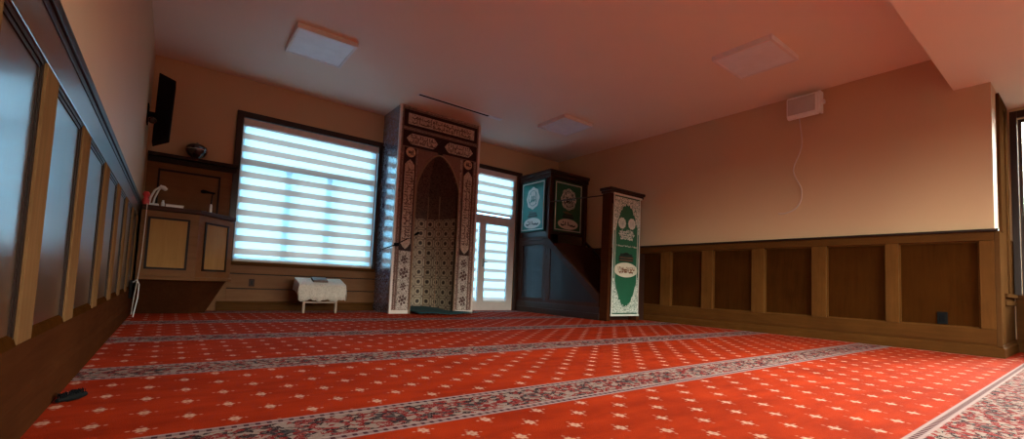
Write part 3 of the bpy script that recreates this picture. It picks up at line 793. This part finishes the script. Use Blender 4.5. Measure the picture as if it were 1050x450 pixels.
# --- embroidered banners. P(u,v) maps cloth coordinates to the room
def banner_art(name, parent, P, out, items):
    for nm, mat, shapes in items:
        b = MB()
        for s in shapes: b.prism([Vector(P(u, v)) for u, v in s], out)
        b.build(nm, mat, parent)
def ell(cx, cy, rx, ry, n=28, lob=0, amp=0.0): return [(cx + rx * (1 + amp * math.cos(lob * a)) * math.cos(a), cy + ry * (1 + amp * math.cos(lob * a)) * math.sin(a)) for a in [2 * PI * k / n for k in range(n)]]
def rct(a, b_, c, d): return [(a, c), (b_, c), (b_, d), (a, d)]

def tower_banner(which):
    side = which == 'side'
    if side:
        x = BX0 - 0.014; y0, y1 = 6.84, 6.17
        z0, z1 = 1.50, 2.455; w = 0.67
        P = lambda u, v, e=0.0: (x - e, y0 - u * w, z0 + v * (z1 - z0)); n = (-1, 0, 0)
        t = thing('green_banner', (x, 6.5, z0), 'green embroidered banner, coloured as window-lit, on the left side of the pulpit tower', 'banner', None)
        mat = m_green_lit
    else:
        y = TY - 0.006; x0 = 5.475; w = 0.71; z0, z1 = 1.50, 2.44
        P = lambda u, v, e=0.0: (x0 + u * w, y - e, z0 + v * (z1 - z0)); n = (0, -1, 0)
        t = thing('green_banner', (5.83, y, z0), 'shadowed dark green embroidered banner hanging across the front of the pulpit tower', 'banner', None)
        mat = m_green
    b = MB(); N = 14; M_ = 6; g = {}
    for i in range(N + 1):
        for j in range(M_ + 1): g[i, j] = b.bm.verts.new(P(i / N, j / M_, 0.004 + 0.001 * math.sin(i * 1.1) * (1 - j / M_)))
    for i in range(N):
        for j in range(M_): b.bm.faces.new((g[i, j], g[i + 1, j], g[i + 1, j + 1], g[i, j + 1]))
    c = b.build('cloth', mat, t, smooth=True); s = c.modifiers.new('s', 'SOLIDIFY'); s.thickness = 0.004; s.offset = 0
    o = tuple(-a * 0.003 for a in n); Q = lambda u, v: P(u, v, 0.0115)
    Q2 = lambda u, v: P(u, v, 0.0140)
    banner_art('a', t, Q, o, [
        ('border_stripe', m_silver, [rct(.03, .97, .955, .972), rct(.03, .97, .03, .047), rct(.03, .055, .047, .955), rct(.945, .97, .047, .955)]),
        ('medallion', m_lacew if not side else m_silver, [ell(.5, .66, .27, .215, 40, 8, .05)]),
        ('oval_panel', m_cream if not side else m_silver, [ell(.5, .165, .36, .105, 36)]),
        ('building_motif', m_dgreen, [rct(.30, .70, .285, .325), rct(.33, .67, .335, .365)]),
        ('small_script', m_brown if not side else m_script, [rct(.38, .62, .375, .385), rct(.30, .50, .395, .405)])])
    b = MB(); T3 = lambda u, v: Q2(.5 + u, .66 + v)
    strokes(b, script_paths(21, 4, 0.34, 0.26), T3, 0.022, tuple(a * -0.002 for a in n))
    strokes(b, [ell(0, 0, .19, .15, 28)[:] + [(.19, 0)]], T3, 0.010, tuple(a * -0.002 for a in n)); b.build('medallion_script', m_dgreen if not side else m_green_lit, t)
    b = MB(); strokes(b, script_paths(22, 5, 0.50, 0.10), lambda u, v: Q2(.5 + u, .165 + v), 0.028, tuple(a * -0.002 for a in n)); b.build('oval_script', m_dgreen, t)
tower_banner('side'); tower_banner('front')

# gate banner
bx0, bw, bz0, bz1, by = 5.425, 0.665, 0.10, 1.975, GY0 - 0.008
gb = thing('green_banner', (5.76, by, bz0), 'long green banner with white lace border covering the pulpit entrance gate', 'banner')
P = lambda u, v, e=0.0: (bx0 + u * bw, by - e, bz0 + v * (bz1 - bz0))
b = MB(); N, M_ = 12, 16; g = {}
for i in range(N + 1):
    for j in range(M_ + 1): g[i, j] = b.bm.verts.new(P(i / N, j / M_, 0.006 + 0.0015 * math.sin(i * 1.4)))
for i in range(N):
    for j in range(M_): b.bm.faces.new((g[i, j], g[i + 1, j], g[i + 1, j + 1], g[i, j + 1]))
c = b.build('cloth', m_green, gb, smooth=True); s = c.modifiers.new('s', 'SOLIDIFY'); s.thickness = 0.004; s.offset = 0
Q = lambda u, v: P(u, v, 0.0145); Q2 = lambda u, v: P(u, v, 0.017); o = (0, 0.004, 0); o2 = (0, 0.002, 0)
def arch_border(top):
    """ornate spandrels: between the straight edge and a scalloped arch"""
    sh = []; n = 24
    for k in range(n):
        u0, u1 = 0.03 + 0.94 * k / n, 0.03 + 0.94 * (k + 1) / n
        def inner(u):
            s = abs(u - .5) / .42
            d = 0.055 + 0.235 * min(1.0, s) ** 2.2 + 0.012 * math.cos(u * 60)
            return d
        if top: sh.append([(u0, .985), (u1, .985), (u1, .985 - inner(u1)), (u0, .985 - inner(u0))])
        else: sh.append([(u0, .015), (u1, .015), (u1, .015 + inner(u1)), (u0, .015 + inner(u0))])
    return sh
banner_art('g', gb, Q, o, [
    ('lace_spandrel_top', m_lacew, arch_border(True)), ('lace_spandrel_bottom', m_lacew, arch_border(False)),
    ('border_stripe', m_silver, [rct(.0, .035, .0, 1), rct(.965, 1.0, .0, 1), rct(.085, .10, .27, .74), rct(.90, .915, .27, .74)]),
    ('round_medallion', m_silver, [ell(.32, .768, .135, .047, 28, 10, .06), ell(.68, .772, .135, .047, 28, 10, .06)]),
    ('dark_building_motif', m_dgreen, [rct(.28, .72, .492, .512), rct(.24, .76, .445, .492), ell(.5, .512, .10, .012)]),
    ('oval_panel', m_cream, [ell(.5, .375, .43, .062, 40)])])
b = MB()
for q_, (zz, ww) in enumerate(((.702, .50), (.682, .56), (.662, .54), (.644, .44))): strokes(b, script_paths(51 + q_, 9, ww, .026), lambda u, v: Q(.5 + u, zz + v), 0.012, o)
strokes(b, script_paths(34, 12, .76, .014), lambda u, v: Q(.5 + u, .578 + v), 0.006, o)
b.build('silver_calligraphy', m_silver, gb)
b = MB(); strokes(b, script_paths(32, 13, .62, .030), lambda u, v: Q2(.5 + u, .385 + v), 0.012, o2); strokes(b, script_paths(36, 11, .50, .030), lambda u, v: Q2(.5 + u, .362 + v), 0.012, o2)
strokes(b, [[(.26, .478), (.74, .478)], [(.26, .456), (.74, .456)]], lambda u, v: Q2(u, v), 0.006, o2)
b.build('brown_calligraphy', m_brown, gb)
b = MB()
for sgn, q in ((1, .10), (-1, .13)):
    pass
for u, c_ in ((.32, .768), (.68, .772)): strokes(b, script_paths(40 + int(u * 10), 3, .15, .045), lambda a, c: Q2(u + a, c_ + c), 0.010, o2)
b.build('medallion_script', plain('grey_thread', (0.40, 0.40, 0.36), 0.6), gb)
b = MB().box(bx0 - 0.015, bx0 + bw + 0.02, by - 0.030, by - 0.012, bz1 - 0.008, bz1 + 0.022, 0.004); b.build('hanging_rail', m_silver, gb)
b = MB().box(bx0 - 0.01, bx0 + bw + 0.01, by - 0.024, by - 0.006, bz0 - 0.022, bz0 + 0.008, 0.004); b.build('bottom_rail', m_silver, gb)

# ------------------------------------------------------------------ LECTERN (preacher's desk)
lt = thing('lectern', (0.1, 6.55, 0), 'angular wooden preaching desk with inset panels in the left front corner', 'lectern')
top = [(-0.285, 6.20), (0.225, 6.20), (0.60, 6.62), (0.60, 6.88), (-0.285, 6.88)]
def off(poly, k): c = Vector((0.12, 6.6)); return [tuple(c + (Vector(p) - c) * k) for p in poly]
L3 = lambda poly, z: [(x, y, z) for x, y in poly]
MB().loft(L3(top, 0.42), L3(top, 1.13)).build('desk_body', m_lect, lt)
MB().loft(L3([(-0.285, 6.50), (0.21, 6.50), (0.37, 6.62), (0.37, 6.88), (-0.285, 6.88)], 0.0), L3(off(top, .96), 0.42)).build('tapered_plinth', m_base, lt)
big = [(-0.285, 6.18), (0.232, 6.18), (0.62, 6.61), (0.62, 6.88), (-0.285, 6.88)]
MB().loft(L3(big, 1.135), L3(big, 1.185)).build('desk_top', m_mahog, lt, bevel=0.006)
MB().loft(L3(big, 0.385), L3(big, 0.425)).build('lower_moulding', m_lect, lt, bevel=0.006)
def face_frame(p0, p1, z0, z1, u0, u1):
    """panel with dark moulding on the desk face running p0->p1"""
    a, c = Vector((*p0, 0)), Vector((*p1, 0)); d = c - a; n = Vector((d.y, -d.x, 0)).normalized()
    Pt = lambda u, z, e: tuple(a + d * u + n * e + Vector((0, 0, z)))
    bb = MB(); bb.prism([Pt(u0, z0, .004), Pt(u1, z0, .004), Pt(u1, z1, .004), Pt(u0, z1, .004)], tuple(n * -0.004)); bb.build('inset_panel', m_lectp, lt)
    bb = MB(); L = d.length; m = 0.022 / L
    for ua, ub, za, zb in ((u0 - m, u1 + m, z1, z1 + .022), (u0 - m, u1 + m, z0 - .022, z0), (u0 - m, u0, z0, z1), (u1, u1 + m, z0, z1)):
        bb.prism([Pt(ua, za, .012), Pt(ub, za, .012), Pt(ub, zb, .012), Pt(ua, zb, .012)], tuple(n * -0.012))
    bb.build('panel_moulding', m_dark, lt)
face_frame(top[0], top[1], 0.52, 1.04, 0.16, 0.80)
face_frame(top[1], top[2], 0.52, 1.04, 0.20, 0.80)

# things on the desk
ZT = 1.186
t = thing('desk_lamp', (-0.205, 6.33, ZT), 'small white gooseneck lamp at the left end of the preaching desk', 'lamp')
b = MB().box(-0.255, -0.150, 6.28, 6.38, ZT, ZT + 0.030, 0.006); b.build('base', m_white, t)
b = MB().tube([(-0.235, 6.33, ZT + 0.03), (-0.225, 6.33, ZT + 0.10), (-0.195, 6.33, ZT + 0.18), (-0.150, 6.33, ZT + 0.225), (-0.125, 6.33, ZT + 0.222)], 0.010, 8)
b.tube([(-0.20, 6.35, ZT + 0.03), (-0.190, 6.35, ZT + 0.10), (-0.165, 6.34, ZT + 0.18), (-0.145, 6.33, ZT + 0.22)], 0.008, 8)
b.build('neck', m_white, t, smooth=True)
b = MB().tube([(-0.155, 6.33, ZT + 0.230), (-0.118, 6.33, ZT + 0.218), (-0.095, 6.33, ZT + 0.198)], [0.018, 0.024, 0.018], 12); b.build('lamp_head', m_white, t, smooth=True)
t = thing('red_ornament', (-0.27, 6.27, ZT), 'small rounded red object leaning beside the white desk lamp', 'red object')
b = MB().lathe([(0.0, 0.0), (0.028, 0.004), (0.034, 0.05), (0.022, 0.075), (0.024, 0.09), (0.034, 0.115), (0.022, 0.145), (0.0, 0.15)], (-0.262, 6.27, ZT), 16)
b.build('body', m_red, t, smooth=True)
b = MB().lathe([(0.0, 0.0), (0.016, 0.0), (0.016, 0.05), (0.010, 0.056), (0.010, 0.075), (0.0, 0.078)], (-0.115, 6.30, ZT), 16)
tag(b.build('small_bottle', m_white, smooth=True), 'tiny white bottle standing between the desk lamp and the pale book', 'bottle')
t = thing('closed_book', (-0.01, 6.31, ZT), 'pale closed book lying flat on the preaching desk', 'book')
b = MB().box(-0.090, 0.075, 6.25, 6.38, ZT, ZT + 0.006, 0.002); b.box(-0.090, 0.075, 6.25, 6.38, ZT + 0.030, ZT + 0.036, 0.002); b.box(-0.090, -0.084, 6.25, 6.38, ZT + 0.004, ZT + 0.034)
b.build('cover', m_paper, t)
MB().box(-0.083, 0.070, 6.256, 6.374, ZT + 0.006, ZT + 0.030).build('pages', m_white, t)
t = thing('desk_microphone', (0.335, 6.45, ZT), 'black microphone on a short stand with white holder on the preaching desk', 'microphone')
MB().lathe([(0.0, 0.0), (0.030, 0.0), (0.030, 0.006), (0.016, 0.012), (0.0, 0.012)], (0.335, 6.45, ZT), 20).build('stand_base', m_black, t, smooth=True)
MB().lathe([(0.0, 0.0), (0.014, 0.0), (0.012, 0.09), (0.008, 0.10), (0.0, 0.10)], (0.335, 6.45, ZT + 0.012), 16).build('white_holder', m_white, t, smooth=True)
MB().tube([(0.335, 6.45, ZT + 0.11), (0.338, 6.45, ZT + 0.20), (0.345, 6.45, ZT + 0.245)], 0.007, 8).build('stem', m_black, t, smooth=True)
MB().tube([(0.225, 6.43, ZT + 0.248), (0.245, 6.435, ZT + 0.250), (0.262, 6.437, ZT + 0.250), (0.30, 6.44, ZT + 0.248), (0.365, 6.45, ZT + 0.246)], [0.016, 0.024, 0.022, 0.014, 0.011], 12).build('microphone_body', m_black, t, smooth=True)

# bronze bowl on the shelf
b = MB().lathe([(0.0, 0.0), (0.045, 0.0), (0.050, 0.008), (0.085, 0.03), (0.112, 0.075), (0.118, 0.11), (0.105, 0.145), (0.07, 0.172), (0.03, 0.182), (0.0, 0.184)], (0.158, YF - 0.115, 1.90), 32)
m_bowl = plain('dark_glazed_bowl', (0.035, 0.012, 0.008), 0.18, coat=0.8)
t = thing('covered_bowl', (0.158, YF - 0.115, 1.90), 'round dark glossy covered bowl on the shelf above the lectern', 'bowl')
b.build('bowl_body', m_bowl, t, smooth=True)
MB().lathe([(0.119, 0.095), (0.122, 0.102), (0.119, 0.109), (0.114, 0.102)], (0.158, YF - 0.115, 1.90), 32).build('rim_band', m_chrome, t, smooth=True)
MB().lathe([(0.0, 0.18), (0.012, 0.182), (0.016, 0.195), (0.0, 0.204)], (0.158, YF - 0.115, 1.90), 16).build('lid_knob', m_chrome, t, smooth=True)

# column speaker in the left corner
t = thing('column_speaker', (-0.20, 6.5, 1.85), 'tall black loudspeaker fixed high in the left front corner', 'speaker')
MB().prism([(-0.265, 6.36, 1.90), (-0.115, 6.36, 1.98), (-0.100, 6.40, 2.66), (-0.255, 6.36, 2.70)], (0.0, 0.24, 0.0)).build('cabinet', m_black, t, bevel=0.01)
MB().prism([(-0.250, 6.352, 1.95), (-0.130, 6.352, 2.01), (-0.118, 6.388, 2.62), (-0.245, 6.352, 2.66)], (0.0, 0.008, 0.0)).build('grille', m_grille, t)
b = MB().box(XL, -0.25, 6.44, 6.50, 2.20, 2.26, 0.004); b.box(XL, XL + 0.012, 6.40, 6.54, 2.12, 2.34, 0.003); b.build('wall_bracket', m_black, t)
b = MB().lathe([(0.0, 0.0), (0.035, 0.0), (0.040, 0.012), (0.030, 0.02), (0.022, 0.012), (0.0, 0.012)], (-0.275, 6.335, 2.135), 20, 'y'); b.build('round_knob', m_bowl, t, smooth=True)

# cord, loop and socket in the left corner
t = thing('white_cord', (-0.24, 6.15, 0.0), 'thin white cord hanging down the left edge of the lectern', 'cord')
MB().tube([(-0.243, 6.174, 1.192), (-0.243, 6.165, 1.17), (-0.245, 6.165, 0.9), (-0.250, 6.165, 0.62), (-0.262, 6.17, 0.40), (-0.282, 6.20, 0.18), (-0.290, 6.22, 0.012)], 0.0042, 8).build('wire', m_cable, t, smooth=True)
t = thing('wall_socket', (XL + 0.03, 5.9, 0.2), 'black wall socket with a looped white plug lead low on the left wall', 'socket')
MB().box(fx, fx + 0.022, 5.86, 5.95, 0.20, 0.38, 0.006).build('face_plate', m_black, t)
MB().tube([(fx + 0.025, 5.90, 0.36), (fx + 0.055, 5.90, 0.385), (fx + 0.075, 5.90, 0.34), (fx + 0.072, 5.90, 0.20), (fx + 0.055, 5.90, 0.06), (fx + 0.05, 5.90, 0.01)], 0.0045, 8).build('plug_lead', m_white, t, smooth=True)

# ------------------------------------------------------------------ FOOTSTOOL-TABLE with crochet cloth
SY0, SY1, SX0, SX1 = 6.42, 6.72, 1.37, 1.97
t = thing('low_bookstand', (1.67, 6.57, 0), 'small low bookstand table on thin legs beneath the large window', 'table')
b = MB().prism([(SX0 + .02, SY0 + .01, 0.375), (SX0 + .02, SY1, 0.455), (SX0 + .02, SY1, 0.435), (SX0 + .02, SY0 + .01, 0.355)], (SX1 - SX0 - .04, 0, 0)); b.build('sloped_top', m_lectp, t)
for x in (1.445, 1.86):
    MB().box(x - 0.013, x + 0.013, SY0 + 0.02, SY0 + 0.046, 0.0, 0.36, 0.003).build('leg', m_legs, t)
    MB().box(x + 0.045, x + 0.069, SY1 - 0.046, SY1 - 0.02, 0.0, 0.435, 0.003).build('leg', m_legs, t)
MB().box(1.455, 1.86, SY0 + 0.028, SY0 + 0.040, 0.135, 0.155, 0.003).build('crossbar', m_legs, t)
b = MB(); N = 36; z_s = lambda y: 0.382 + (y - SY0) * (0.080 / (SY1 - SY0))
def dr(u):  # drape length of the front hem
    return 0.19 + 0.012 * math.sin(u * 19) + 0.014 * abs(math.sin(u * 26))
rows = []
for i in range(N + 1):
    u = i / N; x = SX0 + (SX1 - SX0) * u; fold = 0.006 * math.sin(u * 40)
    pr = [(x, SY1 + 0.012, z_s(SY1) - 0.15), (x, SY1 + 0.008, z_s(SY1) - 0.01), (x, SY1, z_s(SY1) + 0.003), (x, (SY0 + SY1) / 2, z_s((SY0 + SY1) / 2) + 0.003), (x, SY0 + 0.01, z_s(SY0) + 0.004),
          (x, SY0 - 0.004, z_s(SY0) - 0.012)]
    for q in (0.3, 0.65, 1.0): pr.append((x + 0.01 * (u - .5) * q, SY0 - 0.006 + fold * q, z_s(SY0) - 0.012 - dr(u) * q))
    rows.append([b.bm.verts.new(p) for p in pr])
for a, c in zip(rows, rows[1:]):
    for k in range(len(a) - 1): b.bm.faces.new((a[k], a[k + 1], c[k + 1], c[k]))
for row, sgn in ((rows[0], -1), (rows[-1], 1)):     # side drops
    lo = []
    for k in range(1, 7):
        v = row[k].co; lo.append(b.bm.verts.new((v.x + sgn * (0.014 + 0.004 * math.sin(k * 3)), v.y, min(v.z - 0.13 - 0.012 * math.sin(k * 2.2), 0.30))))
    for k in range(5): b.bm.faces.new((row[k + 1], row[k + 2], lo[k + 1], lo[k]))
o = b.build('lace_cloth', m_crochet, smooth=True); s = o.modifiers.new('s', 'SOLIDIFY'); s.thickness = 0.004; s.offset = 1
tag(o, 'white crocheted cloth draped over the low bookstand under the window', 'tablecloth')
b = MB().prism([(1.56, 6.50, z_s(6.50) + 0.010), (1.56, 6.66, z_s(6.66) + 0.010), (1.56, 6.66, z_s(6.66) + 0.040), (1.56, 6.50, z_s(6.50) + 0.040)], (0.19, 0, 0))
m_bk = plain('brown_leather_cover', (0.10, 0.045, 0.03), 0.5)
tag(b.build('closed_book', m_bk, bevel=0.004), 'small brown book lying on the crocheted cloth of the low table', 'book')

# ------------------------------------------------------------------ sockets, comb
def outlet(x, y, z, nrm, label):
    t = thing('wall_outlet', (x, y, z), label, 'outlet')
    if nrm == 'x': MB().box(x - 0.010, x, y - 0.040, y + 0.040, z - 0.062, z + 0.062, 0.003).build('face_plate', m_black, t); MB().box(x - 0.014, x - 0.010, y - 0.018, y + 0.018, z - 0.036, z + 0.036, 0.002).build('socket_insert', m_grille, t)
    else: MB().box(x - 0.034, x + 0.034, y - 0.010, y, z - 0.050, z + 0.050, 0.003).build('face_plate', m_mahog, t); MB().box(x - 0.016, x + 0.016, y - 0.014, y - 0.010, z - 0.03, z + 0.03, 0.002).build('socket_insert', m_dark, t)
outlet(XR - 0.006, 1.045, 0.345, 'x', 'black outlet plate low in the wood panel nearest the outside corner')
outlet(0.885, YF - 0.028, 0.372, 'y', 'brown outlet plate on the boards under the large window')

t = thing('hair_brush', (-0.25, 2.41, 0), 'small black brush lying on the red carpet against the left baseboard', 'brush')
import random as _r
def brush():
    a = Vector((-0.288, 2.285, 0.014)); c = Vector((-0.222, 2.375, 0.014)); d = (c - a).normalized(); s = d.cross(Vector((0, 0, 1)))
    b = MB(); b.tube([a, a + d * 0.03, a + d * 0.04, a + d * 0.08, c], [0.007, 0.009, 0.013, 0.014, 0.009], 10); b.build('brush_body', m_black, t, smooth=True)
    b = MB(); r = random.Random(2)
    for k in range(130):
        p = a + d * r.uniform(0.01, 0.10) + s * r.uniform(-.009, .009); b.tube([p + Vector((0, 0, .006)), p + Vector((r.uniform(-.004, .004), r.uniform(-.004, .004), 0.020 + r.uniform(0, .006)))], 0.0011, 4)
    b.build('bristles', m_grille, t)
brush()

# ------------------------------------------------------------------ CEILING FIXTURES
def panel_light(x0, x1, y0, y1, label):
    t = thing('ceiling_light', ((x0 + x1) / 2, (y0 + y1) / 2, ZC - 0.055), label, 'ceiling light', None)
    b = MB(); h = 0.055; f = 0.028
    b.box(x0, x1, y0, y0 + f, ZC - h, ZC, 0.004); b.box(x0, x1, y1 - f, y1, ZC - h, ZC, 0.004)
    b.box(x0, x0 + f, y0 + f, y1 - f, ZC - h, ZC, 0.004); b.box(x1 - f, x1, y0 + f, y1 - f, ZC - h, ZC, 0.004)
    b.build('frame', m_lframe, t)
    MB().box(x0 + f, x1 - f, y0 + f, y1 - f, ZC - h + 0.006, ZC - h + 0.014).build('diffuser', m_diff, t)
panel_light(0.87, 1.49, 5.00, 5.66, 'square ceiling light panel above the lectern end, left of the slot vent')
panel_light(4.62, 5.28, 1.97, 2.60, 'square ceiling light panel nearest the wall speaker')
panel_light(4.60, 5.23, 4.92, 5.55, 'square ceiling light panel in front of the pulpit tower')
t = thing('slot_vent', (3.3, 5.80, ZC - 0.01), 'long thin slot air vent in the ceiling in front of the mihrab', 'vent')
b = MB().box(2.60, 4.04, 5.755, 5.772, ZC - 0.010, ZC, 0.002); b.box(2.60, 4.04, 5.828, 5.845, ZC - 0.010, ZC, 0.002)
b.box(2.60, 2.615, 5.772, 5.828, ZC - 0.010, ZC); b.build('vent_frame', m_lframe, t)
MB().box(2.615, 3.80, 5.772, 5.828, ZC - 0.004, ZC).build('slot', m_grille, t)
MB().box(3.80, 4.04, 5.772, 5.828, ZC - 0.012, ZC, 0.002).build('end_highlight', m_white, t)  # whitish highlight at the end of the vent, made as a white plate

# ------------------------------------------------------------------ WALL SPEAKER with dangling cable
t = thing('wall_speaker', (XR, 2.28, 2.86), 'white box speaker on a bracket high on the right wall', 'speaker')
b = MB().prism([(6.30, 2.10, 2.80), (6.23, 2.10, 2.755), (6.19, 2.10, 2.765), (6.17, 2.10, 2.79), (6.17, 2.10, 3.01), (6.19, 2.10, 3.035), (6.22, 2.10, 3.045), (6.30, 2.10, 3.045)], (0, 0.35, 0)); b.build('cabinet', m_white, t, bevel=0.010)
b = MB().box(6.158, 6.170, 2.125, 2.43, 2.80, 3.005, 0.003); b.build('grille', plain('speaker_grille_grey', (0.50, 0.42, 0.38), 0.7), t)
b = MB().box(6.18, 6.29, 2.075, 2.099, 2.77, 3.04, 0.004); b.lathe([(0.0, 0.0), (0.028, 0.0), (0.028, 0.03), (0.0, 0.034)], (6.24, 2.075, 2.90), 16, 'y'); b.build('end_cap', m_white, t)
b = MB().box(6.30, XR, 2.25, 2.31, 2.93, 2.99, 0.004); b.box(XR - 0.012, XR, 2.21, 2.35, 2.88, 3.04, 0.003); b.build('bracket', m_lframe, t)
def smooth_path(p, n=6):
    P = [Vector(q) for q in p]; out = []
    for i in range(len(P) - 1):
        a, b_, c, d = P[max(i - 1, 0)], P[i], P[i + 1], P[min(i + 2, len(P) - 1)]
        for k in range(n):
            s = k / n; out.append(0.5 * ((2 * b_) + (-a + c) * s + (2 * a - 5 * b_ + 4 * c - d) * s * s + (-a + 3 * b_ - 3 * c + d) * s ** 3))
    return out + [P[-1]]
cp = smooth_path([(XR - 0.03, 2.37, 2.93), (XR - 0.008, 2.375, 2.80), (XR - 0.008, 2.345, 2.50), (XR - 0.008, 2.37, 2.36), (XR - 0.008, 2.445, 2.16), (XR - 0.012, 2.41, 2.02), (XR - 0.014, 2.35, 1.88), (XR - 0.010, 2.36, 1.72), (XR - 0.010, 2.43, 1.625), (XR - 0.012, 2.53, 1.585), (XR - 0.014, 2.62, 1.585)])
tag(MB().tube(cp, 0.008, 8).build('speaker_cable', m_cable, smooth=True), 'loose pale cable dangling down the right wall below the white speaker', 'cable')

# ------------------------------------------------------------------ LIGHT: the sky outside, brighter on the side behind the camera
w = bpy.data.worlds.new('sky'); scene.world = w; w.use_nodes = True
nt = w.node_tree; nt.nodes.clear()
tc = nt.nodes.new('ShaderNodeTexCoord'); sp = nt.nodes.new('ShaderNodeSeparateXYZ'); nt.links.new(tc.outputs['Generated'], sp.inputs[0])
X_, Y_, Z_ = (V(nt, sp.outputs[i]) for i in range(3))
front = ((Y_ - 0.2) * 2.5).clamp()                       # 1 towards the front windows
up = ((Z_ - 0.06) * 4.0).clamp()                         # low sky dimmed on the other sides so light falls steeply inside
west = ((X_ * -1 - 0.55) * 4).clamp() * ((Z_ + 0.01) * 30).clamp()  # low bright sky added for the left window, to light the right wall
east = ((X_ - 0.45) * 4).clamp() * ((Z_ + 0.02) * 20).clamp()
bright = (1 - front) * (up * 38.0 + 0.5 + west * 30.0 + east * 8.0) + front * (((Z_ + 0.12) * 8).clamp() * 7.5 + 0.6)
mx = nt.nodes.new('ShaderNodeMix'); mx.data_type = 'RGBA'; nt.links.new(front.s, mx.inputs[0])
mx.inputs[6].default_value = (0.96, 0.95, 0.82, 1); mx.inputs[7].default_value = (0.30, 0.68, 1.0, 1)
bg = nt.nodes.new('ShaderNodeBackground'); nt.links.new(mx.outputs[2], bg.inputs[0]); nt.links.new(bright.s, bg.inputs[1])
ow = nt.nodes.new('ShaderNodeOutputWorld'); nt.links.new(bg.outputs[0], ow.inputs[0])
def portal(loc, rot, sx, sy):
    l = bpy.data.lights.new('window_portal', 'AREA'); l.shape = 'RECTANGLE'; l.size = sx; l.size_y = sy; l.cycles.is_portal = True
    o = bpy.data.objects.new('window_portal', l); COL.objects.link(o); o.location = loc; o.rotation_euler = rot
for x0, x1 in KW: portal(((x0 + x1) / 2, YB - 0.17, 1.625), (PI / 2, 0, 0), x1 - x0, 1.75)
for y0, y1 in BW: portal((XB + 0.17, (y0 + y1) / 2, 1.61), (0, PI / 2, 0), 1.98, y1 - y0)
portal((XL - 0.17, (LW_ADDED[0] + LW_ADDED[1]) / 2, (LW_ADDED[2] + LW_ADDED[3]) / 2), (0, -PI / 2, 0), LW_ADDED[3] - LW_ADDED[2], LW_ADDED[1] - LW_ADDED[0])
portal(((WX0 + WX1) / 2, YF + 0.18, (WZ0 + WZ1) / 2), (-PI / 2, 0, 0), WX1 - WX0, WZ1 - WZ0)
portal(((DX0 + DX1) / 2, YF + 0.18, DZ1 / 2), (-PI / 2, 0, 0), DX1 - DX0, DZ1)

# ------------------------------------------------------------------ CAMERA
f, yaw, pitch, roll, cy, H = 462.867, 0.6462, 0.0655, 0.0430, 261.06, 0.5
cam = bpy.data.cameras.new('camera'); co = bpy.data.objects.new('camera', cam); COL.objects.link(co)
cam.sensor_width = 36; cam.sensor_fit = 'HORIZONTAL'; cam.lens = 36 * f / 1050; cam.clip_start = 0.02
cam.shift_y = (cy - 225) / 1050
fwd = Vector((math.sin(yaw) * math.cos(pitch), math.cos(yaw) * math.cos(pitch), math.sin(pitch)))
right = Vector((math.cos(yaw), -math.sin(yaw), 0)); up_ = right.cross(fwd)
r_ = right * math.cos(roll) + up_ * math.sin(roll); u_ = up_ * math.cos(roll) - right * math.sin(roll)
M4 = Matrix.Identity(4)
for i in range(3): M4[i][0], M4[i][1], M4[i][2] = r_[i], u_[i], -fwd[i]
M4[0][3], M4[1][3], M4[2][3] = 0, 0, H
co.matrix_world = M4; scene.camera = co

scene.view_settings.view_transform = 'Standard'; scene.view_settings.look = 'None'
scene.view_settings.gamma = 1; scene.view_settings.use_curve_mapping = False
scene.view_settings.exposure = 0.25
scene.cycles.max_bounces = 10; scene.cycles.diffuse_bounces = 6; scene.cycles.transparent_max_bounces = 12
scene.cycles.use_denoising = True
scene.cycles.sample_clamp_indirect = 8
for o in bpy.data.objects:
    if '_w' in o: del o['_w']
